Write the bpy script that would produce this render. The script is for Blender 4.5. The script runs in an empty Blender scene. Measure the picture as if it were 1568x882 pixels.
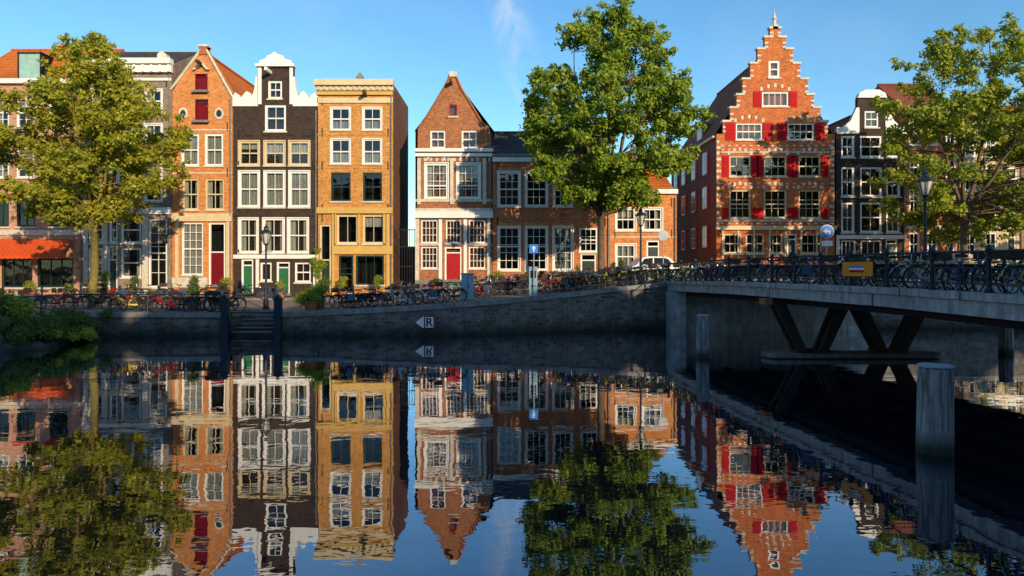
import bpy, bmesh, math, random
import numpy as np
from mathutils import Vector, Matrix
random.seed(7); rng=np.random.default_rng(7)
S=bpy.context.scene
R=random.uniform

# ------------------------------------------------------------------ materials
def newmat(name):
    m=bpy.data.materials.new(name); m.use_nodes=True
    nt=m.node_tree; nt.nodes.clear()
    out=nt.nodes.new('ShaderNodeOutputMaterial')
    return m,nt,out
def N(nt,t,**kw):
    n=nt.nodes.new(t)
    for k,v in kw.items(): setattr(n,k,v)
    return n
def mixc(nt,f,a,b,mode='MIX'):
    n=nt.nodes.new('ShaderNodeMix'); n.data_type='RGBA'; n.blend_type=mode
    for sock,val in ((n.inputs[0],f),(n.inputs[6],a),(n.inputs[7],b)):
        if isinstance(val,(int,float)): sock.default_value=val
        elif isinstance(val,tuple): sock.default_value=(*val,1)
        else: nt.links.new(val,sock)
    return n.outputs[2]
def noise(nt,vec,scale,detail=4,rough=.6,dist=0):
    n=N(nt,'ShaderNodeTexNoise'); n.inputs['Scale'].default_value=scale
    n.inputs['Detail'].default_value=detail; n.inputs['Roughness'].default_value=rough
    n.inputs['Distortion'].default_value=dist
    nt.links.new(vec,n.inputs['Vector']); return n.outputs['Fac']
def mrange(nt,v,a,b,c,d):
    n=N(nt,'ShaderNodeMapRange'); nt.links.new(v,n.inputs[0])
    for i,x in enumerate((a,b,c,d)): n.inputs[i+1].default_value=x
    return n.outputs[0]
def stretch(nt,vec,sx,sy,sz):
    mp=N(nt,'ShaderNodeMapping'); mp.inputs['Scale'].default_value=(sx,sy,sz); nt.links.new(vec,mp.inputs[0]); return mp.outputs[0]
def flatvec(nt):
    tc=N(nt,'ShaderNodeTexCoord'); s=N(nt,'ShaderNodeSeparateXYZ'); nt.links.new(tc.outputs['Object'],s.inputs[0])
    a=N(nt,'ShaderNodeMath',operation='ADD'); nt.links.new(s.outputs[0],a.inputs[0]); nt.links.new(s.outputs[1],a.inputs[1])
    c=N(nt,'ShaderNodeCombineXYZ'); nt.links.new(a.outputs[0],c.inputs[0]); nt.links.new(s.outputs[2],c.inputs[1])
    return tc.outputs['Object'],c.outputs[0]
def finish(nt,out,col,rough,bump=None,bs=.3,bd=.02,metal=0,spec=.3):
    p=N(nt,'ShaderNodeBsdfPrincipled')
    if isinstance(col,tuple): p.inputs['Base Color'].default_value=(*col,1)
    else: nt.links.new(col,p.inputs['Base Color'])
    p.inputs['Roughness'].default_value=rough; p.inputs['Metallic'].default_value=metal
    p.inputs['Specular IOR Level'].default_value=spec
    if bump is not None:
        b=N(nt,'ShaderNodeBump'); b.inputs['Strength'].default_value=bs; b.inputs['Distance'].default_value=bd
        nt.links.new(bump,b.inputs['Height']); nt.links.new(b.outputs[0],p.inputs['Normal'])
    nt.links.new(p.outputs[0],out.inputs[0]); return p
def plain(name,c,rough=.6,var=.25,scale=3,metal=0,bs=.15,streak=0,spec=.3,wet=False):
    m,nt,out=newmat(name); tc=N(nt,'ShaderNodeTexCoord')
    n1=noise(nt,tc.outputs['Object'],scale,6,.65); n2=noise(nt,tc.outputs['Object'],scale*.15,3)
    dk=tuple(x*(1-var) for x in c); lt=tuple(min(1,x*(1+var*.5)) for x in c)
    a=mixc(nt,mrange(nt,n1,.3,.7,0,1),dk,lt)
    b=mixc(nt,mrange(nt,n2,.35,.7,0,var*1.2),a,tuple(x*.5 for x in c))
    if streak:
        n3=noise(nt,stretch(nt,tc.outputs['Object'],3,3,.35),1.6,5,.7)
        b=mixc(nt,mrange(nt,n3,.45,.7,0,streak),b,tuple(x*.3 for x in c))
    finish(nt,out,b,rough,n1,bs,.01,metal,spec); return m
def brick(name,c1,c2,mortar=(.3,.27,.23),bw=.26,rh=.085,grime=.35,algae=False,con=1.0):
    m,nt,out=newmat(name); ob,v=flatvec(nt)
    b=N(nt,'ShaderNodeTexBrick'); nt.links.new(v,b.inputs['Vector'])
    b.inputs['Color1'].default_value=(*[x*(1-.32*con) for x in c1],1); b.inputs['Color2'].default_value=(*[min(1,x*(1+.16*con)) for x in c2],1); b.inputs['Mortar'].default_value=(*mortar,1)
    b.inputs['Scale'].default_value=1; b.inputs['Mortar Size'].default_value=.009 if not algae else .018; b.inputs['Brick Width'].default_value=bw
    b.inputs['Row Height'].default_value=rh; b.inputs['Bias'].default_value=0
    big=noise(nt,ob,.5,6,.7); fine=noise(nt,ob,7,3,.75); mid=noise(nt,ob,1.9,5,.75); stk=noise(nt,stretch(nt,ob,2.6,2.6,.28),1.3,5,.7)
    col=mixc(nt,mrange(nt,mid,.42,.68,0,.6),b.outputs['Color'],tuple(x*.5 for x in c1))
    col=mixc(nt,mrange(nt,fine,.42,.75,0,.7),col,tuple(min(1,x*1.35) for x in c2))
    col=mixc(nt,mrange(nt,fine,.45,.25,0,.6),col,tuple(x*.42 for x in c1))
    col=mixc(nt,mrange(nt,big,.46,.72,0,grime),col,(.07,.05,.04))
    col=mixc(nt,mrange(nt,stk,.5,.72,0,grime*.9),col,(.06,.045,.038))
    if algae:
        s=N(nt,'ShaderNodeSeparateXYZ'); nt.links.new(ob,s.inputs[0])
        a=N(nt,'ShaderNodeMath',operation='MULTIPLY_ADD'); nt.links.new(mid,a.inputs[0]); a.inputs[1].default_value=-.8; nt.links.new(s.outputs[2],a.inputs[2])
        col=mixc(nt,mrange(nt,a.outputs[0],-.35,.45,.93,0),col,(.014,.018,.012))
    finish(nt,out,col,.85,b.outputs['Fac'],-.3,.01,0,.2); return m
def tiles(name,c1,c2):
    m,nt,out=newmat(name); tc=N(nt,'ShaderNodeTexCoord'); ob=tc.outputs['Object']
    w=N(nt,'ShaderNodeTexWave',wave_type='BANDS',bands_direction='Z'); w.inputs['Scale'].default_value=1.3; w.inputs['Distortion'].default_value=.4
    nt.links.new(ob,w.inputs['Vector'])
    w2=N(nt,'ShaderNodeTexWave',wave_type='BANDS',bands_direction='DIAGONAL'); w2.inputs['Scale'].default_value=1.5; nt.links.new(ob,w2.inputs['Vector'])
    n=noise(nt,ob,5,5,.75); n2=noise(nt,ob,.7,3)
    col=mixc(nt,mrange(nt,n,.35,.65,0,1),c1,c2)
    col=mixc(nt,mrange(nt,n2,.4,.75,0,.5),col,tuple(x*.4 for x in c1))
    col=mixc(nt,mrange(nt,w.outputs['Fac'],0,.35,.45,0),col,tuple(x*.3 for x in c1))
    a=N(nt,'ShaderNodeMath',operation='ADD'); nt.links.new(w.outputs['Fac'],a.inputs[0]); nt.links.new(w2.outputs['Fac'],a.inputs[1])
    finish(nt,out,col,.85,a.outputs[0],.6,.05,0,.12); return m
def leafmat(name,dark,mid,light,tr=.45):
    m,nt,out=newmat(name); tc=N(nt,'ShaderNodeTexCoord'); g=N(nt,'ShaderNodeNewGeometry')
    n=noise(nt,tc.outputs['Object'],.6,3,.6)
    a=mixc(nt,mrange(nt,n,.35,.65,0,1),dark,mid)
    r=mrange(nt,g.outputs['Random Per Island'],.25,1,0,1)
    c=mixc(nt,r,a,light)
    d=N(nt,'ShaderNodeBsdfDiffuse'); t=N(nt,'ShaderNodeBsdfTranslucent'); gl=N(nt,'ShaderNodeBsdfGlossy'); gl.inputs['Roughness'].default_value=.45
    gl.inputs['Color'].default_value=(.6,.6,.4,1)
    nt.links.new(c,d.inputs[0]); nt.links.new(c,t.inputs[0])
    mx=N(nt,'ShaderNodeMixShader'); mx.inputs[0].default_value=tr
    nt.links.new(d.outputs[0],mx.inputs[1]); nt.links.new(t.outputs[0],mx.inputs[2])
    m2=N(nt,'ShaderNodeMixShader'); m2.inputs[0].default_value=.03
    nt.links.new(mx.outputs[0],m2.inputs[1]); nt.links.new(gl.outputs[0],m2.inputs[2])
    nt.links.new(m2.outputs[0],out.inputs[0]); return m
def glassmat():
    m,nt,out=newmat('window_glass'); tc=N(nt,'ShaderNodeTexCoord')
    n=noise(nt,tc.outputs['Object'],.9,2); b=N(nt,'ShaderNodeBump'); b.inputs['Strength'].default_value=.3; b.inputs['Distance'].default_value=.06
    nt.links.new(n,b.inputs['Height'])
    f=N(nt,'ShaderNodeFresnel'); f.inputs['IOR'].default_value=1.75
    t=N(nt,'ShaderNodeBsdfTransparent'); t.inputs[0].default_value=(.64,.68,.68,1)
    g=N(nt,'ShaderNodeBsdfGlossy'); g.inputs['Roughness'].default_value=.02; nt.links.new(b.outputs[0],g.inputs['Normal'])
    mx=N(nt,'ShaderNodeMixShader'); nt.links.new(f.outputs[0],mx.inputs[0]); nt.links.new(t.outputs[0],mx.inputs[1]); nt.links.new(g.outputs[0],mx.inputs[2])
    nt.links.new(mx.outputs[0],out.inputs[0]); return m
def watermat():
    m,nt,out=newmat('canal_water'); tc=N(nt,'ShaderNodeTexCoord')
    mp=N(nt,'ShaderNodeMapping'); mp.inputs['Scale'].default_value=(.8,1.5,1); nt.links.new(tc.outputs['Object'],mp.inputs[0])
    n1=noise(nt,mp.outputs[0],1.1,3,.5,.3); n2=noise(nt,mp.outputs[0],.25,2,.5)
    a=N(nt,'ShaderNodeMath',operation='MULTIPLY_ADD'); nt.links.new(n2,a.inputs[0]); a.inputs[1].default_value=2.0; nt.links.new(n1,a.inputs[2])
    b=N(nt,'ShaderNodeBump'); b.inputs['Strength'].default_value=1; b.inputs['Distance'].default_value=.0034
    nt.links.new(a.outputs[0],b.inputs['Height'])
    f=N(nt,'ShaderNodeFresnel'); f.inputs['IOR'].default_value=1.45; nt.links.new(b.outputs[0],f.inputs['Normal'])
    fac=mrange(nt,f.outputs[0],.08,.55,.25,.95)
    d=N(nt,'ShaderNodeBsdfDiffuse'); d.inputs[0].default_value=(.001,.006,.012,1)
    g=N(nt,'ShaderNodeBsdfGlossy'); g.inputs['Roughness'].default_value=.006; g.inputs['Color'].default_value=(.86,.88,.95,1); nt.links.new(b.outputs[0],g.inputs['Normal'])
    mx=N(nt,'ShaderNodeMixShader'); nt.links.new(fac,mx.inputs[0]); nt.links.new(d.outputs[0],mx.inputs[1]); nt.links.new(g.outputs[0],mx.inputs[2])
    nt.links.new(mx.outputs[0],out.inputs[0]); return m
def bikemat():
    m,nt,out=newmat('bicycle_paint'); o=N(nt,'ShaderNodeObjectInfo'); r=N(nt,'ShaderNodeValToRGB'); r.color_ramp.interpolation='CONSTANT'
    cols=[(0,(.012,.012,.014)),(.45,(.03,.035,.045)),(.58,(.4,.02,.015)),(.66,(.03,.10,.25)),(.74,(.45,.45,.45)),(.85,(.02,.16,.10)),(.93,(.6,.45,.06))]
    e=r.color_ramp.elements; e[0].position=0; e[0].color=(*cols[0][1],1); e[1].position=cols[1][0]; e[1].color=(*cols[1][1],1)
    for p,c in cols[2:]:
        q=e.new(p); q.color=(*c,1)
    nt.links.new(o.outputs['Random'],r.inputs[0]); finish(nt,out,r.outputs[0],.35); return m

WHITE=plain('white_paint',(.80,.77,.70),.5,.12,2)
CREAM=plain('cream_paint',(.66,.53,.31),.5,.15,2)
YEL=plain('yellow_paint',(.60,.38,.10),.5,.15,2)
STONE=plain('light_stone',(.66,.60,.48),.8,.3,4)
GREYST=plain('grey_stone',(.25,.245,.23),.85,.45,3,streak=.5)
CONC=plain('bridge_concrete',(.46,.44,.42),.8,.5,2.2,streak=.8)
DARKG=plain('dark_green_paint',(.02,.045,.035),.35,.2)
IRON=plain('black_iron',(.018,.02,.024),.45,.2)
BLUEIRON=plain('blue_black_iron',(.015,.03,.045),.4,.2)
STEEL=plain('rusted_steel',(.05,.032,.028),.6,.4)
GALV=plain('galvanised_metal',(.3,.34,.36),.45,.2,metal=.3)
REDP=plain('red_door_paint',(.38,.015,.015),.5,.2,spec=.15)
SHUT=plain('shutter_red',(.52,.008,.012),.6,.15,spec=.1)
SHUT2=plain('shutter_red_panel',(.40,.006,.010),.6,.15,spec=.1)
GREEND=plain('green_door_paint',(.03,.15,.06),.4,.2)
DRED=plain('dark_red_shutter',(.17,.008,.014),.55,.2,spec=.1)
BLUEP=plain('sign_blue',(.02,.2,.6),.4,.05)
BLUECAB=plain('cabinet_blue',(.22,.36,.43),.5,.15)
ORANGE=plain('sign_orange',(.80,.26,.02),.4,.05)
AWN=plain('awning_orange',(.68,.09,.015),.7,.2,4)
WOOD=plain('dark_wood',(.06,.035,.02),.6,.3)
CURT=plain('curtain_cloth',(.70,.66,.56),.9,.25,6)
NET=plain('net_curtain',(.5,.5,.47),.9,.3,5)
DARKIN=plain('dark_room_backing',(.025,.021,.018),.9,.6,1.5)  # near-black sheet behind the windows, unlit rooms put into its colour
TERRA=plain('terracotta',(.40,.14,.055),.8,.3)
RUBBER=plain('tyre_rubber',(.02,.02,.02),.8,.1)
CHROME=plain('chrome',(.5,.5,.5),.3,.1,metal=.9)
CARP=plain('white_car_paint',(.75,.76,.77),.25,.04)
CARG=plain('car_glass',(.02,.025,.03),.08,.05)
LAMPG=plain('lamp_glass',(.55,.5,.4),.15,.1)
BARK=plain('tree_bark',(.18,.125,.075),.9,.5,7,bs=.6)
BARKL=plain('tree_bark_mossy',(.24,.19,.05),.9,.5,7,bs=.6)
PAVE=brick('street_paving',(.28,.20,.155),(.36,.25,.185),(.14,.12,.11),.2,.2,.2)
B_PINK=brick('brick_pink',(.54,.24,.14),(.60,.30,.18),grime=.2)
B_OR=brick('brick_orange',(.58,.195,.048),(.64,.24,.065),(.45,.27,.13),grime=.12)
B_BLACK=brick('brick_black',(.042,.026,.019),(.060,.038,.027),(.05,.04,.035),grime=.2)
B_YEL=brick('brick_ochre',(.52,.215,.045),(.60,.27,.062),(.42,.28,.13),grime=.15)
B_DARK=brick('brick_dark_red',(.33,.11,.038),(.44,.16,.06),(.27,.19,.13),grime=.3)
B_SIDE_SHADE=brick('brick_side_shade',(.17,.07,.04),(.22,.09,.05),(.12,.10,.08),grime=.4)  # darker brick: shade on the side walls is put into its colour
B_RED=brick('brick_red',(.44,.135,.045),(.56,.19,.068),(.32,.21,.14),grime=.25)
B_RED2=brick('brick_deep_red',(.48,.115,.028),(.60,.155,.04),(.38,.21,.11),grime=.25)
B_GREY=brick('brick_greybrown',(.22,.155,.11),(.30,.21,.15))
B_CREAM=plain('plaster_cream',(.64,.50,.30),.8,.2,2,streak=.2)
B_QUAY=brick('quay_masonry',(.085,.075,.065),(.18,.155,.13),(.19,.175,.155),.55,.2,.6,algae=True)
T_OR=tiles('roof_tiles_orange',(.58,.13,.02),(.70,.20,.035))
T_DK=tiles('roof_tiles_dark',(.06,.052,.05),(.10,.09,.085))
T_BR=tiles('roof_tiles_brown',(.21,.065,.035),(.31,.11,.06))
GLASS=glassmat(); WATER=watermat(); BIKEP=bikemat()
LEAF1=leafmat('leaves_yellow_green',(.14,.19,.018),(.31,.32,.022),(.54,.48,.04),.48)
LEAF2=leafmat('leaves_green',(.09,.18,.02),(.19,.30,.025),(.42,.48,.045),.46)
LEAF4=leafmat('leaves_light_green',(.14,.22,.025),(.28,.35,.028),(.52,.51,.05),.48)
LEAF3=leafmat('leaves_dark',(.04,.09,.018),(.08,.15,.03),(.17,.23,.04))

# ------------------------------------------------------------------ mesh builder
class MB:
    def __init__(s): s.v=[];s.f=[];s.m=[];s.mats=[]
    def mi(s,mat):
        if mat not in s.mats: s.mats.append(mat)
        return s.mats.index(mat)
    def poly(s,pts,mat):
        n=len(s.v); s.v+= [tuple(p) for p in pts]; s.f.append(tuple(range(n,n+len(pts)))); s.m.append(s.mi(mat))
    def box(s,x0,x1,y0,y1,z0,z1,mat):
        if x0>x1:x0,x1=x1,x0
        if y0>y1:y0,y1=y1,y0
        if z0>z1:z0,z1=z1,z0
        n=len(s.v)
        s.v+=[(x0,y0,z0),(x1,y0,z0),(x1,y1,z0),(x0,y1,z0),(x0,y0,z1),(x1,y0,z1),(x1,y1,z1),(x0,y1,z1)]
        for q in ((0,3,2,1),(4,5,6,7),(0,1,5,4),(1,2,6,5),(2,3,7,6),(3,0,4,7)):
            s.f.append(tuple(n+i for i in q)); s.m.append(s.mi(mat))
    def prism(s,pts,y0,y1,mat):
        k=len(pts); n=len(s.v)
        s.v+=[(x,y0,z) for x,z in pts]+[(x,y1,z) for x,z in pts]
        s.f.append(tuple(range(n,n+k))); s.f.append(tuple(range(n+2*k-1,n+k-1,-1))); s.m+=[s.mi(mat)]*2
        for i in range(k):
            j=(i+1)%k; s.f.append((n+i,n+k+i,n+k+j,n+j)); s.m.append(s.mi(mat))
    def tube(s,pts,rads,seg,mat,cap=True):
        pts=[Vector(p) for p in pts]; n0=len(s.v); k=len(pts)
        if isinstance(rads,(int,float)): rads=[rads]*k
        for i,p in enumerate(pts):
            d=(pts[min(i+1,k-1)]-pts[max(i-1,0)]).normalized()
            up=Vector((0,0,1)) if abs(d.z)<.9 else Vector((1,0,0))
            a=d.cross(up).normalized(); b=d.cross(a)
            for j in range(seg):
                t=2*math.pi*j/seg; s.v.append(tuple(p+(a*math.cos(t)+b*math.sin(t))*rads[i]))
        mi=s.mi(mat)
        for i in range(k-1):
            for j in range(seg):
                a=n0+i*seg+j; b=n0+i*seg+(j+1)%seg; s.f.append((a,b,b+seg,a+seg)); s.m.append(mi)
        if cap:
            s.f.append(tuple(n0+j for j in range(seg))); s.f.append(tuple(n0+(k-1)*seg+j for j in range(seg)[::-1])); s.m+=[mi]*2
    def lathe(s,cx,cy,z0,prof,seg,mat):
        n0=len(s.v); k=len(prof); mi=s.mi(mat)
        for r,z in prof:
            for j in range(seg):
                t=2*math.pi*(j+.5)/seg; s.v.append((cx+r*math.cos(t),cy+r*math.sin(t),z0+z))
        for i in range(k-1):
            for j in range(seg):
                a=n0+i*seg+j; b=n0+i*seg+(j+1)%seg; s.f.append((a,b,b+seg,a+seg)); s.m.append(mi)
        s.f.append(tuple(n0+j for j in range(seg)[::-1])); s.f.append(tuple(n0+(k-1)*seg+j for j in range(seg))); s.m+=[mi]*2
    def torus(s,c,Rr,r,ms,ns,mat):
        n0=len(s.v); mi=s.mi(mat)
        for i in range(ms):
            t=2*math.pi*i/ms
            for j in range(ns):
                p=2*math.pi*j/ns; q=Rr+r*math.cos(p)
                s.v.append((c[0]+q*math.cos(t),c[1]+r*math.sin(p),c[2]+q*math.sin(t)))
        for i in range(ms):
            for j in range(ns):
                a=n0+i*ns+j;b=n0+i*ns+(j+1)%ns;c2=n0+((i+1)%ms)*ns+(j+1)%ns;d=n0+((i+1)%ms)*ns+j
                s.f.append((a,b,c2,d)); s.m.append(mi)
    def mesh(s,name,off=(0,0,0),smooth=False):
        me=bpy.data.meshes.new(name)
        o=off; me.from_pydata([(x-o[0],y-o[1],z-o[2]) for x,y,z in s.v],[],s.f)
        for m in s.mats: me.materials.append(m)
        me.polygons.foreach_set('material_index',s.m)
        if smooth: me.polygons.foreach_set('use_smooth',[True]*len(s.f))
        me.update(); return me
    def obj(s,name,parent=None,loc=(0,0,0),smooth=False):
        if not s.f: return None
        me=s.mesh(name,loc,smooth); o=bpy.data.objects.new(name,me); S.collection.objects.link(o)
        if parent: o.parent=parent
        else: o.location=loc
        return o
def empty(name,loc=(0,0,0)):
    e=bpy.data.objects.new(name,None); S.collection.objects.link(e); e.location=loc; return e

# ------------------------------------------------------------------ houses
CAMZ=3.5
def add_window(P,x0,x1,z0,z1,Y,cols,rows,curt,o,trim):
    W,F,G,C,X=P['walls'],P['window_frames'],P['glass'],P['curtains'],P['details']
    fr=o.get('fr',trim); fw=o.get('fw',.11); rv=o.get('rv',fr)
    D=.22
    W.poly([(x0,Y,z0),(x1,Y,z0),(x1,Y+D,z0),(x0,Y+D,z0)],rv); W.poly([(x0,Y,z1),(x0,Y+D,z1),(x1,Y+D,z1),(x1,Y,z1)],rv)
    W.poly([(x0,Y,z0),(x0,Y+D,z0),(x0,Y+D,z1),(x0,Y,z1)],rv); W.poly([(x1,Y,z0),(x1,Y,z1),(x1,Y+D,z1),(x1,Y+D,z0)],rv)
    e=.002; a,b,c,d=x0+e,x1-e,z0+e,z1-e
    y0,y1=Y+.05,Y+.18
    if o.get('cas'):
        k=.07
        for bx in ((x0-k,x0,z0-k,z1+k),(x1,x1+k,z0-k,z1+k),(x0,x1,z1,z1+k),(x0,x1,z0-k,z0)):
            F.box(bx[0],bx[1],Y-.03,Y+.01,bx[2],bx[3],fr)
    F.box(a,a+fw,y0,y1,c,d,fr); F.box(b-fw,b,y0,y1,c,d,fr)
    F.box(a+fw,b-fw,y0,y1,d-fw,d,fr)
    dm=o.get('door')
    if dm:
        zt=c+min(2.25,(d-c)*.8)
        F.box(a+fw,b-fw,y0,y1,zt,zt+.09,fr)
        DO=P['doors']; DO.box(a+fw,b-fw,Y+.12,Y+.17,c,zt,dm)
        w=b-a-2*fw; nc=o.get('leaf',2 if w>1.1 else 1)
        for i in range(nc):
            p0=a+fw+w*i/nc; p1=a+fw+w*(i+1)/nc
            for q0,q1 in ((.06,.42),(.47,.93)):
                h=zt-c; DO.box(p0+.1,p1-.1,Y+.095,Y+.125,c+h*q0,c+h*q1,dm)
            DO.box(p1-.07,p1-.04,Y+.07,Y+.12,c+1,c+1.12,CHROME)
        X.box(x0-.1,x1+.1,Y-.35,Y,z0-.16,z0-.004,GREYST)
        if d-fw-(zt+.09)>.15: G.poly([(a,Y+.14,zt),(b,Y+.14,zt),(b,Y+.14,d),(a,Y+.14,d)],GLASS)
        return
    F.box(a+fw,b-fw,y0,y1,c,c+fw,fr)
    mw=.035; ia,ib,ic,id_=a+fw,b-fw,c+fw,d-fw
    mids=o.get('mid',[.5] if rows>1 else [])
    for t in mids:
        zz=ic+(id_-ic)*t; F.box(ia,ib,y0+.012,y1-.012,zz-.045,zz+.045,fr)
    for i in range(1,cols):
        xx=ia+(ib-ia)*i/cols; F.box(xx-mw/2,xx+mw/2,y0+.03,y1-.03,ic,id_,fr)
    for i in range(1,rows):
        zz=ic+(id_-ic)*i/rows
        if any(abs(i/rows-t)<.02 for t in mids): continue
        F.box(ia,ib,y0+.034,y1-.034,zz-mw/2,zz+mw/2,fr)
    G.poly([(a,Y+.13,c),(b,Y+.13,c),(b,Y+.13,d),(a,Y+.13,d)],GLASS)
    if o.get('sill',True): X.box(x0-.09,x1+.09,Y-.1,Y+.02,z0-.11,z0-.003,o.get('sm',STONE))
    ln=o.get('lint')
    if ln: X.box(x0-.1,x1+.1,Y-.015,Y+.02,z1+.08,z1+.26,ln)
    def wavy(u0,u1,v0,v1,m):
        k=max(3,int((u1-u0)/.07)); ph=R(0,6)
        pts=[(u0+(u1-u0)*i/k,Y+.3+.03*math.sin(i*1.9+ph)) for i in range(k+1)]
        for i in range(k): C.poly([(pts[i][0],pts[i][1],v0),(pts[i+1][0],pts[i+1][1],v0),(pts[i+1][0],pts[i+1][1],v1),(pts[i][0],pts[i][1],v1)],m)
    w=ib-ia; h=id_-ic
    if curt=='r': curt=random.choice('fcnnbnn')
    if curt=='f': wavy(ia-.05,ib+.05,ic-.1,id_+.1,NET)
    elif curt=='c':
        q=R(.18,.32); wavy(ia-.05,ia+w*q,ic-.1,id_+.1,CURT); wavy(ib-w*R(.18,.32),ib+.05,ic-.1,id_+.1,CURT)
    elif curt=='b': wavy(ia-.05,ib+.05,id_-h*R(.25,.6),id_+.1,CURT)
    elif curt=='h': wavy(ia-.05,ib+.05,ic-.1,ic+h*.45,NET)
    sh=o.get('sh')
    if sh:
        sw=(x1-x0)*.32 if o.get('shw') is None else o['shw']
        for s0,s1 in ((x0-sw-.06,x0-.06),(x1+.06,x1+sw+.06)):
            X.box(s0,s1,Y-.07,Y-.012,z0-.05,z1+.05,sh)
            hh=(z1-z0)
            for q0,q1 in ((.06,.46),(.54,.94)): X.box(s0+.09,s1-.09,Y-.09,Y-.069,z0+hh*q0,z0+hh*q1,SHUT2)
    if o.get('arch'):
        w2=(x1-x0)/2; cx=(x0+x1)/2; n=9
        for i in range(n):
            t=-1+2*i/(n-1); xx=cx+t*(w2+.05); zz=z1+.1+.28*(1-t*t)
            m=STONE if i%2==0 else B_RED2
            W.box(xx-.1,xx+.1,Y-.03,Y+.02,zz,zz+.28,m)

def house(name,Y,wall,outline,wins,trim=None,roof=('flat',),trims=(),depth=10,eave=None,metric=False,extra=None,dark_backing=DARKIN,anchors=True,pipe=True,side=None,chim=None):
    trim=trim or WHITE; side=side or wall
    u=Y/1045.0
    fx=(lambda x:x) if metric else (lambda x:(x-784)*u)
    fz=(lambda y:y) if metric else (lambda y:CAMZ-(y-411)*u)
    P={k:MB() for k in ('walls','window_frames','glass','curtains','details','doors','roof','dark_backing')}
    W,X,RF=P['walls'],P['details'],P['roof']
    ol=[(fz(y),fx(a),fx(b)) for y,a,b in outline]
    wn=[]
    for w in wins:
        x0,y0,x1,y1,cols,rows,curt=w[:7]; o=w[7] if len(w)>7 else {}
        wn.append((fx(x0),fx(x1),fz(y1),fz(y0),cols,rows,curt,o))
    cuts=sorted(set([round(p[0],4) for p in ol]+[round(w[2],4) for w in wn]+[round(w[3],4) for w in wn]))
    cuts=[c for c in cuts if ol[0][0]-1e-3<=c<=ol[-1][0]+1e-3]
    for za,zb in zip(cuts[:-1],cuts[1:]):
        if zb-za<1e-3: continue
        zm=(za+zb)/2
        for i in range(len(ol)-1):
            if ol[i][0]<=zm<=ol[i+1][0] and ol[i+1][0]-ol[i][0]>1e-4: break
        A,B=ol[i],ol[i+1]
        def at(z,k): return A[k]+(B[k]-A[k])*(z-A[0])/(B[0]-A[0])
        hs=sorted([(w[0],w[1]) for w in wn if w[2]<=zm<=w[3]])
        L=(at(za,1),at(zb,1)); 
        for h0,h1 in hs:
            W.poly([(L[0],Y,za),(h0,Y,za),(h0,Y,zb),(L[1],Y,zb)],wall); L=(h1,h1)
        W.poly([(L[0],Y,za),(at(za,2),Y,za),(at(zb,2),Y,zb),(L[1],Y,zb)],wall)
    ze=fz(eave) if eave is not None else ol[-1][0]
    T=.38
    for i in range(len(ol)-1):
        A,B=ol[i],ol[i+1]
        if B[0]<=ze+1e-4: continue
        W.poly([(A[1],Y,A[0]),(B[1],Y,B[0]),(B[1],Y+T,B[0]),(A[1],Y+T,A[0])],wall)
        W.poly([(A[2],Y,A[0]),(A[2],Y+T,A[0]),(B[2],Y+T,B[0]),(B[2],Y,B[0])],wall)
        W.poly([(A[1],Y+T,A[0]),(B[1],Y+T,B[0]),(B[2],Y+T,B[0]),(A[2],Y+T,A[0])],wall)
    tp=ol[-1]; W.poly([(tp[1],Y,tp[0]),(tp[2],Y,tp[0]),(tp[2],Y+T,tp[0]),(tp[1],Y+T,tp[0])],wall)
    xl,xr,zb=ol[0][1],ol[0][2],ol[0][0]
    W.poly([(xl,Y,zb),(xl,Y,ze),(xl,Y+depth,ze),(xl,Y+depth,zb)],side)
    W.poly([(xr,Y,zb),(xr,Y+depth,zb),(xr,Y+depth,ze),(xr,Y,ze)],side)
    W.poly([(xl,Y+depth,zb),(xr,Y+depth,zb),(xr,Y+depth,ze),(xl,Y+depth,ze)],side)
    P['dark_backing'].poly([(xl+.05,Y+1.3,zb),(xr-.05,Y+1.3,zb),(xr-.05,Y+1.3,ze),(xl+.05,Y+1.3,ze)],dark_backing)
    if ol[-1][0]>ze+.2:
        P['dark_backing'].poly([(xl+.4,Y+T+.02,ze),(xr-.4,Y+T+.02,ze),((xl+xr)/2,Y+T+.02,ol[-1][0]-.3)],dark_backing)
    rk=roof[0]
    if rk=='front':
        zr=fz(roof[1]); m=roof[2]; cx=(xl+xr)/2 if len(roof)<4 else fx(roof[3]); y0=Y+.3
        RF.poly([(xl-.1,y0,ze-.1),(cx,y0,zr),(cx,Y+depth,zr),(xl-.1,Y+depth,ze-.1)],m)
        RF.poly([(xr+.1,y0,ze-.1),(xr+.1,Y+depth,ze-.1),(cx,Y+depth,zr),(cx,y0,zr)],m)
        RF.poly([(xl,Y+depth,ze),(xr,Y+depth,ze),(cx,Y+depth,zr)],side)
        RF.tube([(cx,y0+.1,zr+.02),(cx,Y+depth,zr+.02)],.12,6,m)
    elif rk=='side':
        zr=ze+roof[1]; m=roof[2]; rd=roof[3]
        RF.poly([(xl,Y-.1,ze),(xr,Y-.1,ze),(xr,Y+rd,zr),(xl,Y+rd,zr)],m)
        RF.poly([(xl,Y+depth,ze),(xl,Y+rd,zr),(xr,Y+rd,zr),(xr,Y+depth,ze)],m)
        for xx in (xl+.01,xr-.01): RF.poly([(xx,Y,ze),(xx,Y+depth,ze),(xx,Y+rd,zr-.02)],side)
        RF.tube([(xl,Y+rd,zr),(xr,Y+rd,zr)],.12,6,m)
    else:
        RF.poly([(xl,Y+.05,ze-.06),(xr,Y+.05,ze-.06),(xr,Y+depth,ze-.06),(xl,Y+depth,ze-.06)],GREYST)
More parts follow.
